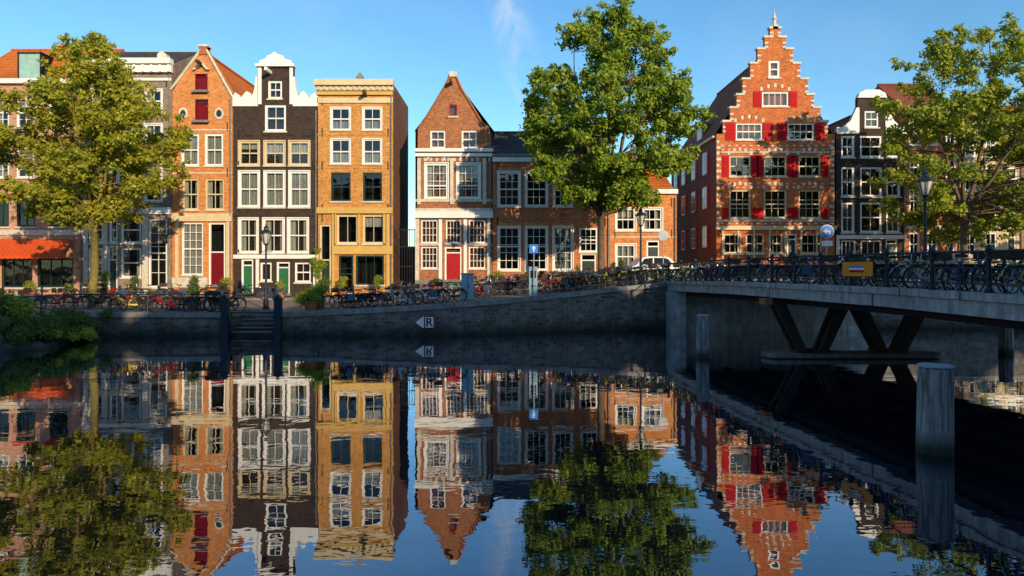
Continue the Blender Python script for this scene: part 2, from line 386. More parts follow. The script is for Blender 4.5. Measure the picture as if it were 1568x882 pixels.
    for cx,cy,ct in (chim or []):
        X.box(cx-.35,cx+.35,Y+cy,Y+cy+.6,ze-.5,ct,side); X.box(cx-.42,cx+.42,Y+cy-.07,Y+cy+.67,ct,ct+.1,STONE)
        for q in (-.18,.18): X.lathe(cx+q,Y+cy+.3,ct+.1,[(.11,0),(.09,.35)],7,TERRA)
    for w in wn: add_window(P,w[0],w[1],w[2],w[3],Y,w[4],w[5],w[6],w[7],trim)
    for t in trims:
        x0,y0,x1,y1,pr,m=t; X.box(fx(x0),fx(x1),Y-pr,Y+.03,fz(y1),fz(y0),m)
    if anchors:
        zs=sorted(set(round(w[3],1) for w in wn))
        for z in zs[1:]:
            if z+.9>ze: continue
            for xx in (xl+.35,xr-.35): X.box(xx-.03,xx+.03,Y-.04,Y+.01,z+.15,z+.75,IRON)
    if pipe: X.tube([(xr-.12,Y-.09,zb+.3),(xr-.12,Y-.09,ze-.3)],.05,6,GREYST)
    if extra: extra(P,fx,fz,Y)
    org=((xl+xr)/2,Y,zb); e=empty(name,org)
    for k,b in P.items(): b.obj(k,e,org)
    return e

def row(xs,y0,y1,cols,rows,curt='r',**o): return [(a,y0,b,y1,cols,rows,curt,o) for a,b in xs]

def exA(P,fx,fz,Y):
    X=P['details']
    x0,x1,z0,z1=fx(25),fx(58),fz(122),fz(80)
    X.box(x0,x1,Y+.3,Y+2.4,z0-1,z1,plain('green_glass',(.30,.48,.42),.15,.2))
    for a,b in ((x0-.06,x0),(x1,x1+.06)): X.box(a,b,Y+.2,Y+2.4,z0-1,z1+.1,IRON)
    X.box(x0-.06,x1+.06,Y+.2,Y+2.4,z1,z1+.08,IRON)
    c=fx(88); X.prism([(fx(60),fz(125)),(fx(118),fz(125)),(c,fz(62))],Y+.4,Y+4,T_OR)
    n=40; a0,a1=fx(-30),fx(113)
    zt,zb=fz(366),fz(392)
    for i in range(n):
        p,q=a0+(a1-a0)*i/n,a0+(a1-a0)*(i+1)/n; s=.02*(i%2)
        X.poly([(p,Y-1.5,zb+s),(q,Y-1.5,zb+s),(q,Y-.05,zt),(p,Y-.05,zt)],AWN)
        X.poly([(p,Y-1.5,zb-.22+s*3),(q,Y-1.5,zb-.22),(q,Y-1.5,zb+s),(p,Y-1.5,zb+s)],AWN)
house('brick_house',48,B_PINK,[(475,-62,128),(127,-62,128)],
  row([(-45,-20),(-8,14),(26,52),(76,104)],150,195,2,4)+row([(-45,-20),(-8,14),(26,52),(76,104)],225,272,2,4)+
  row([(-45,-20),(-8,14),(26,54),(76,104)],303,347,2,2,fr=DARKG)+
  [(-50,396,-5,440,3,1,'n',{'fr':DARKG}),(3,396,50,440,3,1,'n',{'fr':DARKG}),(58,396,112,440,3,1,'n',{'fr':DARKG})],
  roof=('side',3.9,T_OR,5),trims=[(-62,122,128,129,.35,WHITE),(-62,352,128,360,.08,STONE),(20,296,58,301,.08,SHUT),(72,296,108,301,.08,SHUT)],extra=exA)
def exB(P,fx,fz,Y):
    X=P['details']
    X.prism([(fx(243),fz(98)),(fx(243),fz(84)),(fx(249),fz(79)),(fx(257),fz(84)),(fx(259),fz(98))],Y-.2,Y+.3,STONE)
    for x in np.linspace(132,262,11): X.box(fx(x)-.07,fx(x)+.07,Y-.42,Y,fz(112),fz(101),WHITE)
house('canal_house',48,B_GREY,[(475,128,263),(98,128,263)],
  row([(140,164),(180,204),(222,248)],137,172,2,2,cas=1)+row([(140,164),(180,204),(222,248)],190,240,2,2,cas=1)+row([(140,164),(180,204),(222,248)],258,308,2,2,cas=1)+
  row([(136,158),(168,180),(186,216)],332,372,1,2,'c')+[(228,335,256,440,2,5,'b')]+row([(136,158),(186,216)],380,425,1,2,'c')+[(165,376,180,448,1,1,'n',{'door':DARKG})],
  roof=('side',2,T_DK,4),trims=[(128,92,266,100,.55,WHITE),(128,100,265,112,.3,WHITE),(128,120,263,124,.12,WHITE),(128,318,263,328,.2,WHITE),
   (128,328,135,455,.05,STONE),(159,328,165,455,.05,STONE),(218,328,227,455,.05,STONE)],extra=exB)
def exC(P,fx,fz,Y):
    X=P['details']
    for cx in (281,336):
        c=(fx(cx),fz(174)); pts=[(c[0]+.32*math.cos(t*math.pi/8),c[1]+.42*math.sin(t*math.pi/8)) for t in range(16)]
        X.prism(pts,Y-.06,Y+.02,STONE)
        X.prism([(c[0]+(p[0]-c[0])*.6,c[1]+(p[1]-c[1])*.6) for p in pts],Y-.075,Y-.058,DARKG)
    X.box(fx(306),fx(318),Y-.12,Y+.45,fz(84),fz(70),TERRA); X.box(fx(304),fx(320),Y-.16,Y+.5,fz(72),fz(69),STONE)
    X.box(fx(310)-.09,fx(310)+.09,Y-.9,Y+.2,fz(101),fz(97),WOOD); X.prism([(fx(296),fz(108)),(fx(310),fz(94)),(fx(322),fz(108)),(fx(318),fz(108)),(fx(310),fz(99)),(fx(300),fz(108))],Y-.25,Y+.01,STONE)
    for a,b,c,d in ((262,137,308,76),(357,150,316,76)):
        p=[(fx(a),Y-.06,fz(b)),(fx(c),Y-.06,fz(d))]; X.tube(p,.09,4,STONE)
house('gable_house',48,B_OR,[(475,264,356),(150,264,356),(140,264,356),(76,306,318),(72,306,318)],
  [(299,113,318,139,1,1,'n',{'fr':DRED,'fw':.05,'door':DRED,'sill':False}),(299,152,319,185,1,1,'n',{'fr':DRED,'fw':.05,'door':DRED,'sill':False})]+
  row([(278,305),(314,342)],205,254,2,2,'f',fw=.14,mid=[.5])+row([(280,304),(315,343)],274,321,2,2,'c',fw=.1,fr=CREAM)+
  [(279,341,311,421,3,6,'f',{'fw':.1}),(320,341,345,436,1,1,'n',{'door':DRED})],
  trims=[(264,327,356,331,.1,CREAM),(264,331,356,339,.16,CREAM),(264,198,356,200,.04,STONE),(264,264,356,266,.04,STONE),(269,339,274,440,.08,CREAM),(347,339,354,440,.08,CREAM),(264,425,318,440,.06,STONE)],
  roof=('front',78,T_OR),eave=146,depth=11,extra=exC)
def exD(P,fx,fz,Y):
    X=P['details']
    def pr(pts,y0=Y-.1,y1=Y+.35,m=STONE): X.prism([(fx(a),fz(b)) for a,b in pts],y0,y1,m)
    for s in (1,-1):
        c=422
        L=[(-65,163),(-65,148),(-61,142),(-56,145),(-53,151),(-49,146),(-44,140),(-39,142),(-36,148),(-33,142),(-31,132),(-30,118),(-27,118),(-27,163)]
        q=[(c+s*a,b) for a,b in L]
        pr(q if s>0 else q[::-1],m=WHITE)
    pr([(393,103),(393,99),(452,99),(452,103)],Y-.3,Y+.3,WHITE)
    pr([(397,99),(399,93),(407,91),(410,86),(416,84),(421,80),(427,84),(434,86),(437,91),(446,93),(448,99)],Y-.12,Y+.3,WHITE)
    pr([(396,160),(396,103),(401,103),(401,160)],Y-.09,Y+.2,WHITE); pr([(444,160),(444,103),(449,103),(449,160)],Y-.09,Y+.2,WHITE)
    X.box(fx(415)-.08,fx(415)+.08,Y-1.1,Y+.1,fz(114),fz(109),WHITE)
    for x in (375,400,440,465): X.box(fx(x),fx(x)+.6,Y-.07,Y+.01,fz(208),fz(206),B_BLACK)
D3=[(366,397),(405,436),(443,474)]
house('neck_gable_house',48,B_BLACK,[(475,358,487),(162,358,487),(162,396,449),(103,396,449)],
  [(411,124,432,151,2,2,'n',{'fw':.13}),(406,161,438,201,2,2,'n',{'fw':.15,'mid':[.5]})]+
  row(D3,216,253,2,2,'b',fw=.14,fr=CREAM,cas=1)+row(D3,262,317,2,2,'f',fw=.15,cas=1)+
  row([(366,395),(403,435),(441,472)],334,387,2,2,'c',fw=.14,cas=1)+
  [(370,397,388,448,1,1,'n',{'door':GREEND}),(424,401,444,449,1,1,'n',{'door':GREEND}),(399,402,416,430,2,1,'n',{}),(452,402,476,432,2,2,'n',{})],
  trims=[(358,325,487,331,.06,B_BLACK),(358,390,487,396,.1,WHITE),(392,397,397,440,.05,WHITE),(480,397,487,452,.06,WHITE)],
  roof=('front',128,T_DK),eave=163,depth=9,extra=exD)
def exE(P,fx,fz,Y):
    X=P['details']
    X.box(fx(545),fx(556),Y+2,Y+2.6,fz(127),fz(112),TERRA)
    X.prism([(fx(540),fz(126)),(fx(550),fz(108)),(fx(560),fz(126))],Y+.1,Y+.9,GREYST)
    X.box(fx(561)-.08,fx(561)+.08,Y-1.0,Y+.1,fz(148),fz(143),WOOD)
    for x in np.linspace(490,597,13): X.box(fx(x)-.08,fx(x)+.08,Y-.38,Y,fz(139),fz(134),CREAM)
    for x in (512,548,587): X.box(fx(x),fx(x)+.16,Y-.1,Y+.01,fz(380),fz(322),YEL)
house('brick_house',48,B_YEL,[(475,486,602),(128,486,602)],
  row([(507,536),(556,584)],165,199,2,2,'h',fw=.1,mid=[.5],cas=1)+row([(507,536),(556,584)],213,251,2,2,'h',fw=.1,cas=1)+
  row([(507,537),(556,585)],264,308,2,2,'n',fr=DARKG,mid=[.5])+
  [(516,329,548,373,2,1,'n',{'fr':CREAM,'fw':.12}),(556,329,588,373,2,1,'b',{'fr':CREAM,'fw':.12}),(519,391,541,448,1,3,'n',{'fr':DARKG}),(545,391,588,436,3,1,'n',{'fr':DARKG}),(490,344,507,448,1,1,'n',{'door':DARKG,'fr':CREAM})],
  trims=[(484,124,604,133,.55,CREAM),(485,133,603,140,.3,CREAM),(486,140,602,146,.18,YEL),(486,150,602,158,.1,CREAM),(486,318,602,327,.22,YEL),(509,377,602,389,.16,YEL),(509,327,513,455,.1,YEL),(592,327,597,455,.1,YEL),(486,205,602,207,.03,B_YEL),(486,256,602,258,.03,B_YEL)],
  depth=7,extra=exE,side=B_SIDE_SHADE)
def exF(P,fx,fz,Y):
    X=P['details']
    pts=[(641,195),(650,185),(665,160),(680,135),(689,114)]
    for s in (1,-1):
        X.tube([(fx(693+s*(x-693)*1.0),Y-.04,fz(y)) for x,y in pts],.09,4,TERRA)
    X.box(fx(688),fx(700),Y-.12,Y+.4,fz(118),fz(110),STONE)
    X.box(fx(691)-.08,fx(691)+.08,Y-.8,Y+.1,fz(130),fz(125),WOOD)
    for x in (642,692,742): X.box(fx(x)-.12,fx(x)+.12,Y-.14,Y+.01,fz(313),fz(243),STONE)
    for x in np.arange(640,752,9): X.box(fx(x),fx(x+4),Y-.06,Y+.01,fz(247),fz(242),STONE)
    for c in (668,718):
        for i in range(9):
            t=math.pi*i/8; X.box(fx(c)-.07-math.cos(t)*.62,fx(c)+.07-math.cos(t)*.62,Y-.07,Y+.01,fz(246)+math.sin(t)*.35,fz(243)+math.sin(t)*.35,STONE)
house('gable_house',48,B_DARK,[(475,636,754),(195,640,750),(185,650,738),(160,665,722),(135,680,706),(113,688,699)],
  [(688,160,700,178,1,1,'n',{'fr':SHUT,'fw':.06})]+row([(659,682),(707,730)],200,227,2,2,'n',fw=.11)+
  row([(651,686),(700,735)],250,304,3,4,'c',fw=.14,cas=1,mid=[.35])+
  row([(645,670),(683,706),(718,743)],337,372,4,3,'n',fw=.08,mid=[])+row([(645,670),(718,743)],378,411,4,3,'n',fw=.08,mid=[])+
  [(681,378,707,428,1,1,'n',{'door':REDP})],
  trims=[(635,228,755,233,.3,WHITE),(636,235,754,240,.18,WHITE),(636,305,754,309,.08,STONE),(636,319,754,324,.12,STONE),(635,324,755,334,.26,WHITE),(636,373,676,376,.06,STONE),(711,373,754,376,.06,STONE),
   (672,336,677,428,.1,WHITE),(710,336,715,428,.1,WHITE),(636,334,642,445,.08,STONE),(746,334,752,445,.08,STONE),(636,429,754,448,.12,GREYST)],
  roof=('front',118,T_BR),eave=197,depth=10,extra=exF,side=B_SIDE_SHADE)
def exG(P,fx,fz,Y):
    X=P['details']
    X.box(fx(755),fx(935),Y-.3,Y-.1,fz(240),fz(236),GREYST)
house('brick_house',48,B_RED,[(475,754,934),(236,754,934)],
  row([(763,796),(805,838),(848,876),(890,916)],263,316,3,4,'n',fw=.13,mid=[.5],cas=1,lint=B_OR)+row([(763,796),(805,838),(847,877)],347,414,3,5,'r',fw=.13,mid=[.55],cas=1,lint=B_OR)+
  [(887,349,915,386,3,3,'n',{'fw':.12}),(889,388,913,445,1,1,'n',{'door':DARKG})],
  roof=('side',2.1,T_DK,3),trims=[(754,241,934,248,.2,WHITE),(754,332,934,334,.03,B_OR),(754,425,886,440,.05,GREYST)],extra=exG,chim=[(2.6,3,14.2),(6.4,3,14.3)])
house('corner_house',48,B_OR,[(470,934,1036),(296,934,1036)],
  row([(943,973),(984,1014)],319,353,3,2,'r',fw=.12,cas=1,mid=[.5])+row([(943,973)],374,412,3,2,'r',fw=.12,cas=1)+[(990,368,1010,420,1,1,'n',{'door':DARKG})],
  roof=('side',1.9,T_OR,4),trims=[(934,290,1037,297,.25,WHITE),(934,362,1036,364,.04,STONE)],depth=9,chim=[(10.2,4,11.6)])
def exI(P,fx,fz,Y):
    X=P['details']; c=1187
    for (ya,yb,h) in STEPS:
        for s in (-1,1):
            a,b=c+s*h,c+s*(h-12)
            X.box(fx(a+s*1.5),fx(b),Y-.08,Y+.45,fz(yb)+.0,fz(yb)+.16,STONE)
            for q in (.25,.6): X.box(fx(a+s*.3),fx(a-s*5),Y-.035,Y+.02,fz(ya+(yb-ya)*q+2),fz(ya+(yb-ya)*q-1),STONE)
    X.lathe(fx(c),Y+.2,fz(44),[(.3,0),(.3,.3),(.16,.4),(.12,.7),(.2,.85),(.1,1.05),(.03,1.4),(.02,1.6)],8,STONE)
    y=215; k=0
    while y<345:
        w=7 if k%2 else 4
        X.box(fx(1097),fx(1097+w),Y-.03,Y+.02,fz(y+4),fz(y),STONE); X.box(fx(1277-w),fx(1277),Y-.03,Y+.02,fz(y+4),fz(y),STONE)
        y+=9; k+=1
    for yy in (222,228,280,286,341): 
        for x in range(1104,1272,11): X.box(fx(x),fx(x+4),Y-.025,Y+.02,fz(yy+2),fz(yy),STONE)
    xs=fx(1097)
    for zz in (5.2,8.4,11.2):
        for q in (2.5,6.0,9.5,12.5):
            X.box(xs-.04,xs+.02,Y+q,Y+q+1.3,zz,zz+1.8,WHITE); X.box(xs-.05,xs-.03,Y+q+.12,Y+q+1.18,zz+.12,zz+1.68,CARG)
            X.box(xs-.06,xs-.04,Y+q+.62,Y+q+.68,zz+.12,zz+1.68,WHITE); X.box(xs-.06,xs-.04,Y+q+.12,Y+q+1.18,zz+.87,zz+.93,WHITE)
            X.box(xs-.07,xs-.01,Y+q-.55,Y+q-.05,zz,zz+1.8,SHUT)
    X.box(xs-.25,xs,Y+.2,Y+15,fz(205)-.25,fz(205)-.1,CREAM)
    for x in range(1105,1270,24): X.box(fx(x),fx(x)+.14,Y-.06,Y+.01,fz(398),fz(352),CREAM)
    X.box(xs+.6,xs+2.4,Y+6,Y+7.6,fz(205)+.3,fz(205)+2.0,B_SIDE_SHADE); X.box(xs+.52,xs+.6,Y+6.1,Y+7.5,fz(205)+.7,fz(205)+1.8,WHITE); X.box(xs+.4,xs+2.6,Y+5.9,Y+7.7,fz(205)+2.0,fz(205)+2.15,GREYST)
STEPS=[(205,187,80),(187,166,69),(166,146,59),(146,122,50),(122,98,38),(98,76,27),(76,58,16),(58,44,8)]
olI=[(440,1097,1278),(205,1097,1278)]
for ya,yb,h in STEPS: olI+=[(ya,1187-h,1187+h),(yb,1187-h,1187+h)]
I3=[(1117,1149),(1170,1204),(1223,1256)]
house('stepped_gable_house',53,B_RED2,olI,
  [(1177,93,1194,119,1,2,'n',{'fw':.16}),(1167,141,1207,163,4,1,'n',{'sh':SHUT,'shw':.62,'arch':1,'fw':.1})]+
  row([(1127,1167),(1206,1246)],189,214,4,2,'n',sh=SHUT,shw=.75,arch=1,fw=.09)+
  row(I3,239,270,3,2,'n',sh=SHUT,shw=.52,arch=1,fw=.09,fr=CREAM)+row(I3,291,334,3,3,'n',shw=.4,arch=1,fw=.1,fr=CREAM)+
  row([(1108,1136),(1142,1170),(1176,1198),(1226,1258)],358,388,3,2,'n',fr=CREAM)+[(1205,358,1220,405,1,1,'n',{'door':DARKG})],
  trims=[(1096,346,1279,352,.22,CREAM),(1097,232,1278,234,.04,STONE),(1097,337,1278,339,.05,STONE)]+
   [(a,318,b,334,.07,SHUT) for a,b in ((1106,1115),(1151.5,1159.5),(1160.5,1168),(1206,1214),(1214.5,1221),(1258,1267))],
  roof=('front',70,T_BR),eave=205,depth=15,extra=exI,pipe=False,side=B_SIDE_SHADE)
def exJ(P,fx,fz,Y):
    X=P['details']
    X.prism([(fx(a),fz(b)) for a,b in ((1312,150),(1315,143),(1325,138),(1345,138),(1354,143),(1357,150))],Y-.15,Y+.3,WHITE)
    X.prism([(fx(a),fz(b)) for a,b in ((1281,205),(1281,195),(1290,195),(1302,185),(1311,165),(1315,165),(1315,205))],Y-.08,Y+.3,WHITE)
    X.prism([(fx(a),fz(b)) for a,b in ((1388,205),(1388,195),(1380,195),(1368,185),(1359,165),(1355,165),(1355,205))][::-1],Y-.08,Y+.3,WHITE)
J3=[(1288,1308),(1317,1350),(1357,1378)]
house('black_canal_house',53,B_BLACK,[(440,1280,1386),(203,1280,1386),(203,1313,1356),(150,1313,1356)],
  [(1324,170,1345,195,2,2,'n')]+row(J3,208,241,2,2,'r',fw=.14)+row(J3,256,301,2,2,'r',fw=.14)+row(J3,310,356,2,2,'r',fw=.14)+row([(1288,1310),(1318,1350)],368,398,3,1,'n')+[(1356,366,1374,405,1,1,'n',{'door':DARKG})],
  trims=[(1280,360,1386,366,.15,WHITE),(1280,366,1285,405,.06,WHITE)],roof=('front',165,T_BR),eave=204,depth=11,extra=exJ)
def krow(name,x0,x1,top,wall,roof,n,trimc=WHITE,Y=53):
    w=(x1-x0)/n; xs=[(x0+w*i+w*.22,x0+w*i+w*.78) for i in range(n)]
    ws=[]; y=top+14
    while y<320: ws+=row(xs,y,y+36,2,2,'r',fw=.13); y+=52
    ws+=row(xs[:-1],356,392,2,2,'r')+[(xs[-1][0]+2,354,xs[-1][1]-2,405,1,1,'n',{'door':DARKG})]
    house(name,Y,wall,[(440,x0,x1),(top,x0,x1)],ws,trim=trimc,roof=roof,trims=[(x0,top-3,x1,top+4,.4,trimc),(x0,346,x1,351,.15,trimc)])
krow('canal_house',1386,1470,172,B_RED,('side',3.2,T_BR,4),3)
krow('canal_house',1470,1565,190,B_CREAM,('side',2,T_DK,4),3)
krow('canal_house',1565,1660,185,B_DARK,('side',2,T_OR,4),3)
krow('canal_house',1660,1770,150,B_GREY,('side',2,T_DK,4),4)
krow('canal_house',1770,1860,165,B_OR,('side',2,T_OR,4),3)
krow('canal_house',1860,1990,150,B_RED,('side',2,T_DK,4),4)
krow('canal_house',-160,-62,110,B_RED,('side',2,T_DK,4),3,Y=48)
krow('canal_house',-280,-160,140,B_YEL,('side',2,T_DK,4),4,Y=48)
def mhouse(name,w,h,wall,loc,rot,roof=T_BR,pk=2.6):
    n=max(2,int(w/1.9)); ww=w/n; fl=int((h-1)/3.1); ws=[]
    for f in range(fl):
        for i in range(n):
            a=-w/2+ww*i+ww*.22; b=-w/2+ww*i+ww*.78; zb=1+f*3.1; ws.append((a,zb+1.9,b,zb,2,2,'r',{}))
    e=house(name,0.001,wall,[(-.5,-w/2,w/2),(h,-w/2,w/2),(h+pk,-.8,.8)],ws,roof=('front',h+pk-.3,roof),eave=h,metric=True,depth=10,pipe=False)
    e.location=loc; e.rotation_euler=(0,0,rot)
walls=[B_RED,B_OR,B_GREY,B_YEL,B_DARK,B_BLACK,B_PINK]
x=-64; k=0
while x<95:
    w=R(6,8.5); h=R(14.9,15.7)+(1.2 if x>16 else 0)  # unseen row behind the camera, heights shaped to shade the far quay
    mhouse('near_bank_house',w,h,walls[k%7],(x+w/2,-15,1.6),math.pi,pk=1.5); x+=w
    if 1<x<9: x+=1.6  # gap left so a sun patch can reach the quay wall
    k+=1
mhouse('side_street_house',9,9,B_DARK,(11.3,64,2.3),math.pi/2,T_BR)
mhouse('side_street_house',14,10,B_RED,(13,92,2.3),0,T_BR)

# ------------------------------------------------------------------ ground, quay, street
QX=[(-2000,20),(-60,24),(-22.6,28),(-22.2,34.6),(-14.45,35.05),(-14.44,37.2),(-12.15,37.2),(-12.14,35.1),(-8,35.15),(-3,35.4),(1.6,36.9),(5,38.0),(8.9,39),(19.5,39.3),(40,39.6),(2000,40)]
def gz(X,Y):
    b=float(np.interp(X,[-2000,-22,-12,-6,1.6,8.4,12,30,2000],[1.3,1.25,1.2,1.48,1.98,2.64,2.78,2.85,2.85]))
    return b+max(0,min(.2,(Y-36)*.015))
g=MB()
cols=[]
QF=[]
for (a,b),(c,d) in zip(QX[:-1],QX[1:]):
    n=1 if abs(c-a)<.1 or abs(c-a)>100 else max(1,int(abs(c-a)/2))
    for i in range(n): QF.append((a+(c-a)*i/n,b+(d-b)*i/n))
QF.append(QX[-1])
for a,b in QF:
    cols.append([(a,b,gz(a,b))]+[(a,yy,gz(a,yy)) for yy in (39.8,42,45.8,48,52,60,90,400,4000)])
for c0,c1 in zip(cols[:-1],cols[1:]):
    for i in range(len(c0)-1): g.poly([c0[i],c1[i],c1[i+1],c0[i+1]],PAVE)
nb=-3.2
g.poly([(-2000,-4000,1.6),(2000,-4000,1.6),(2000,nb,1.6),(-2000,nb,1.6)],PAVE)
g.poly([(-2000,nb,1.6),(2000,nb,1.6),(2000,nb,-2),(-2000,nb,-2)],B_QUAY)
g.obj('ground')
pv=MB(); xs=np.arange(-40,10.1,1.5)
for a,b in zip(xs[:-1],xs[1:]):
    p=[(a,45.9),(b,45.9),(b,48.0),(a,48.0)]; t=[(x,y,gz(x,y)+.12) for x,y in p]
    pv.poly(t,PAVE); pv.poly([(a,45.9,gz(a,45.9)-.02),(b,45.9,gz(b,45.9)-.02),t[1],t[0]],GREYST)
    q=[(x,y,z+.004) for (x,y,z) in (t[0],t[1],(b,46.1,gz(b,46.1)+.12),(a,46.1,gz(a,46.1)+.12))]; pv.poly(q,GREYST)
pv.obj('pavement')
rd=MB()
for a,b in zip(xs[:-1],xs[1:]):
    rd.poly([(x,y,gz(x,y)+.006) for x,y in ((a,42.02),(b,42.02),(b,45.6),(a,45.6))],PAVE)
rd.obj('road')
qw=MB()
for (a,b),(c,d) in zip(QF[:-1],QF[1:]):
    z0,z1=gz(a,b),gz(c,d)
    L=math.hypot(c-a,d-b); nx,ny=(d-b)/L,-(c-a)/L
    o=lambda x,y,z,k:(x+nx*k,y+ny*k,z)
    qw.poly([o(a,b,-2,.02),o(c,d,-2,.02),o(c,d,z1-.2,.02),o(a,b,z0-.2,.02)],B_QUAY)
    A=[o(a,b,z0-.22,.1),o(c,d,z1-.22,.1),o(c,d,z1+.03,.1),o(a,b,z0+.03,.1)]
    Bk=[o(a,b,z0+.03,-.35),o(c,d,z1+.03,-.35)]
    qw.poly(A,GREYST); qw.poly([A[3],A[2],Bk[1],Bk[0]],GREYST); qw.poly([A[0],A[1],o(c,d,z1-.22,.0),o(a,b,z0-.22,.0)],GREYST)
    qw.poly([o(a,b,-.2,.12),o(c,d,-.2,.12),o(c,d,.12,.12),o(a,b,.12,.12)],B_QUAY); qw.poly([o(a,b,.12,.12),o(c,d,.12,.12),o(c,d,.14,.02),o(a,b,.14,.02)],B_QUAY)
# iron mooring rings and joints on the wall
for xx in (-18.5,-10,-6.5,-1,):
    yq=35.0 if xx<-3 else 35.9; qw.torus((xx,yq-.14,.85),.13,.02,14,5,IRON)
qw.obj('quay_wall')
st=MB()
for i in range(6):
    st.box(-14.43,-12.16,35.12+i*.35,37.25,-1 if i==0 else .03+i*.19,.05+(i+1)*.19-.03,B_QUAY)
    st.box(-14.42,-12.17,35.06+i*.35,35.5+i*.35,.05+(i+1)*.19-.03,.05+(i+1)*.19+.005,GREYST)
for z in (.75,1.25): st.tube([(-14.45,35.0,z),(-12.15,35.0,z)],.03,6,BLUEIRON)
st.obj('water_stairs')
for xx in (-14.65,-11.95):
    p=MB(); p.box(xx-.17,xx+.17,34.72,35.06,-.5,1.9,BLUEIRON); p.box(xx-.22,xx+.22,34.67,35.11,1.9,1.98,BLUEIRON)
    p.prism([(xx-.17,1.98),(xx+.17,1.98),(xx,2.2)],34.72,35.06,BLUEIRON)
    p.box(xx-.2,xx+.2,34.69,35.09,.2,.3,BLUEIRON); p.obj('stair_gate_post',loc=(xx,34.9,0))
w=MB(); w.poly([(-2000,-40,0),(2000,-40,0),(2000,60,0),(-2000,60,0)],WATER); w.obj('canal_water')

def railing(name,pts,zf,h=1.0,sp=2.0,m=BLUEIRON,big=False,rails=(.98,.58,.2)):
    r=MB(); pts=[Vector((x,y,0)) for x,y in pts]; fine=[]
    for a,b in zip(pts[:-1],pts[1:]):
        n=max(1,round((b-a).length/sp))
        for i in range(n): fine.append(a+(b-a)*i/n)
    fine.append(pts[-1])
    P3=[(p.x,p.y,zf(p.x,p.y)) for p in fine]
    for x,y,z in P3:
        if big: r.lathe(x,y,z-.05,[(.1,0),(.1,.12),(.055,.2),(.05,.8),(.075,.85),(.05,.92),(.06,h+.03),(.085,h+.08),(.06,h+.16),(.01,h+.2)],8,m)
        else: r.lathe(x,y,z-.05,[(.05,0),(.035,.15),(.03,h),(.045,h+.05),(.01,h+.1)],6,m)
    for q in rails: r.tube([(x,y,z+q*h) for x,y,z in P3],.035 if q>.9 else .02,6,m)
    return r.obj(name,loc=P3[0])
railing('quay_railing',[(-40,26.5),(-22.9,28.3),(-22.4,34.9),(-15.1,35.35)],gz,.95)
railing('quay_railing',[(3.5,37.8),(5,38.3),(8.9,39.3)],gz,.95)
EY=[-4,8,14,20,27,33,39.2]; EXs=[11.6,11.35,11.2,10.9,10.2,9.55,8.85]
def ex(Y): return float(np.interp(Y,EY,EXs))
def dz(Y): return float(np.interp(Y,[-4,8,20,30,39.2],[2.5,2.8,2.88,2.86,2.72]))
BW=10.0
b=MB(); yy=np.linspace(-4,39.2,30)
for a,c in zip(yy[:-1],yy[1:]):
    xa,xc,za,zc=ex(a),ex(c),dz(a),dz(c)
    b.poly([(xa,a,za),(xa+BW,a,za),(xc+BW,c,zc),(xc,c,zc)],PAVE)
    for s,X0,X1 in ((-1,xa,xc),(1,xa+BW,xc+BW)):
        prof=[(.35*-s,.07),(.1*s,.07),(.1*s,-.12),(.02*s,-.14),(.02*s,-.5),(-.5*s,-.52)]
        for (p0,h0),(p1,h1) in zip(prof[:-1],prof[1:]):
            b.poly([(X0+p0,a,za+h0),(X1+p0,c,zc+h0),(X1+p1,c,zc+h1),(X0+p1,a,za+h1)],CONC)
    b.poly([(xa,a,za-.5),(xa+BW,a,za-.5),(xc+BW,c,zc-.5),(xc,c,zc-.5)],STEEL)
y=-2.5
while y<38.5:
    b.box(ex(y)-.115,ex(y)-.05,y-.012,y+.012,dz(y)-.12,dz(y)+.073,IRON); y+=2.4
for y in (7.5,14,20.5,27,33): b.box(ex(y)-.035+.0,ex(y)+.06,y-.02,y+.02,dz(y)-.5,dz(y)-.14,IRON)
for xg in np.linspace(.8,BW-.8,5):
    b.tube([(ex(y)+xg,y,dz(y)-.62) for y in (0,10,20,30,39)],.16,4,STEEL)
be=empty('canal_bridge',(11,20,2.8)); b.obj('deck',be,(11,20,2.8))
ab=MB(); ab.box(8.95,20,38.1,39.3,-1.5,2.3,CONC); ab.box(8.75,9.6,37.6,38.8,-1.5,2.2,CONC); ab.obj('abutment',be,(11,20,2.8))
pr=MB()
n=10; px0,px1,pY=10.35,16.3,26.9
pts=[]
for i in range(n+1): t=math.pi/2+math.pi*i/n; pts.append((px0+.45*math.cos(t)*1.0,pY+.55*math.sin(t)))
for i in range(n+1): t=-math.pi/2+math.pi*i/n; pts.append((px1+.45*math.cos(t),pY+.55*math.sin(t)))
for z0,z1,s,m in ((-1,.05,1.0,STEEL),(.05,.2,1.06,GREYST)):
    cx=(px0+px1)/2; q=[(cx+(x-cx)*(1+(s-1)*.15),pY+(y-pY)*s) for x,y in pts]
    pr.poly([(x,y,z1) for x,y in q],m)
    for i in range(len(q)):
        j=(i+1)%len(q); pr.poly([(*q[i],z0),(*q[j],z0),(*q[j],z1),(*q[i],z1)],m)
for xt,xb in ((10.45,11.35),(12.95,12.1),(13.55,14.5),(16.1,15.15)):
    a=.17
    for yo in (-.28,.28):
        pr.prism([(xb-a,.2),(xb+a,.2),(xt+a*1.3,2.1),(xt-a*1.3,2.1)],pY+yo-.09,pY+yo+.09,STEEL)
pr.box(11.1,12.4,pY-.35,pY+.35,.2,.32,STEEL); pr.box(14.2,15.4,pY-.35,pY+.35,.2,.32,STEEL)
pr.box(10.0,19.6,pY-.25,pY+.25,2.1,2.26,STEEL); pr.box(9.85,10.15,pY-.3,pY+.3,2.08,2.32,TERRA)
pr.obj('pier',be,(11,20,2.8))
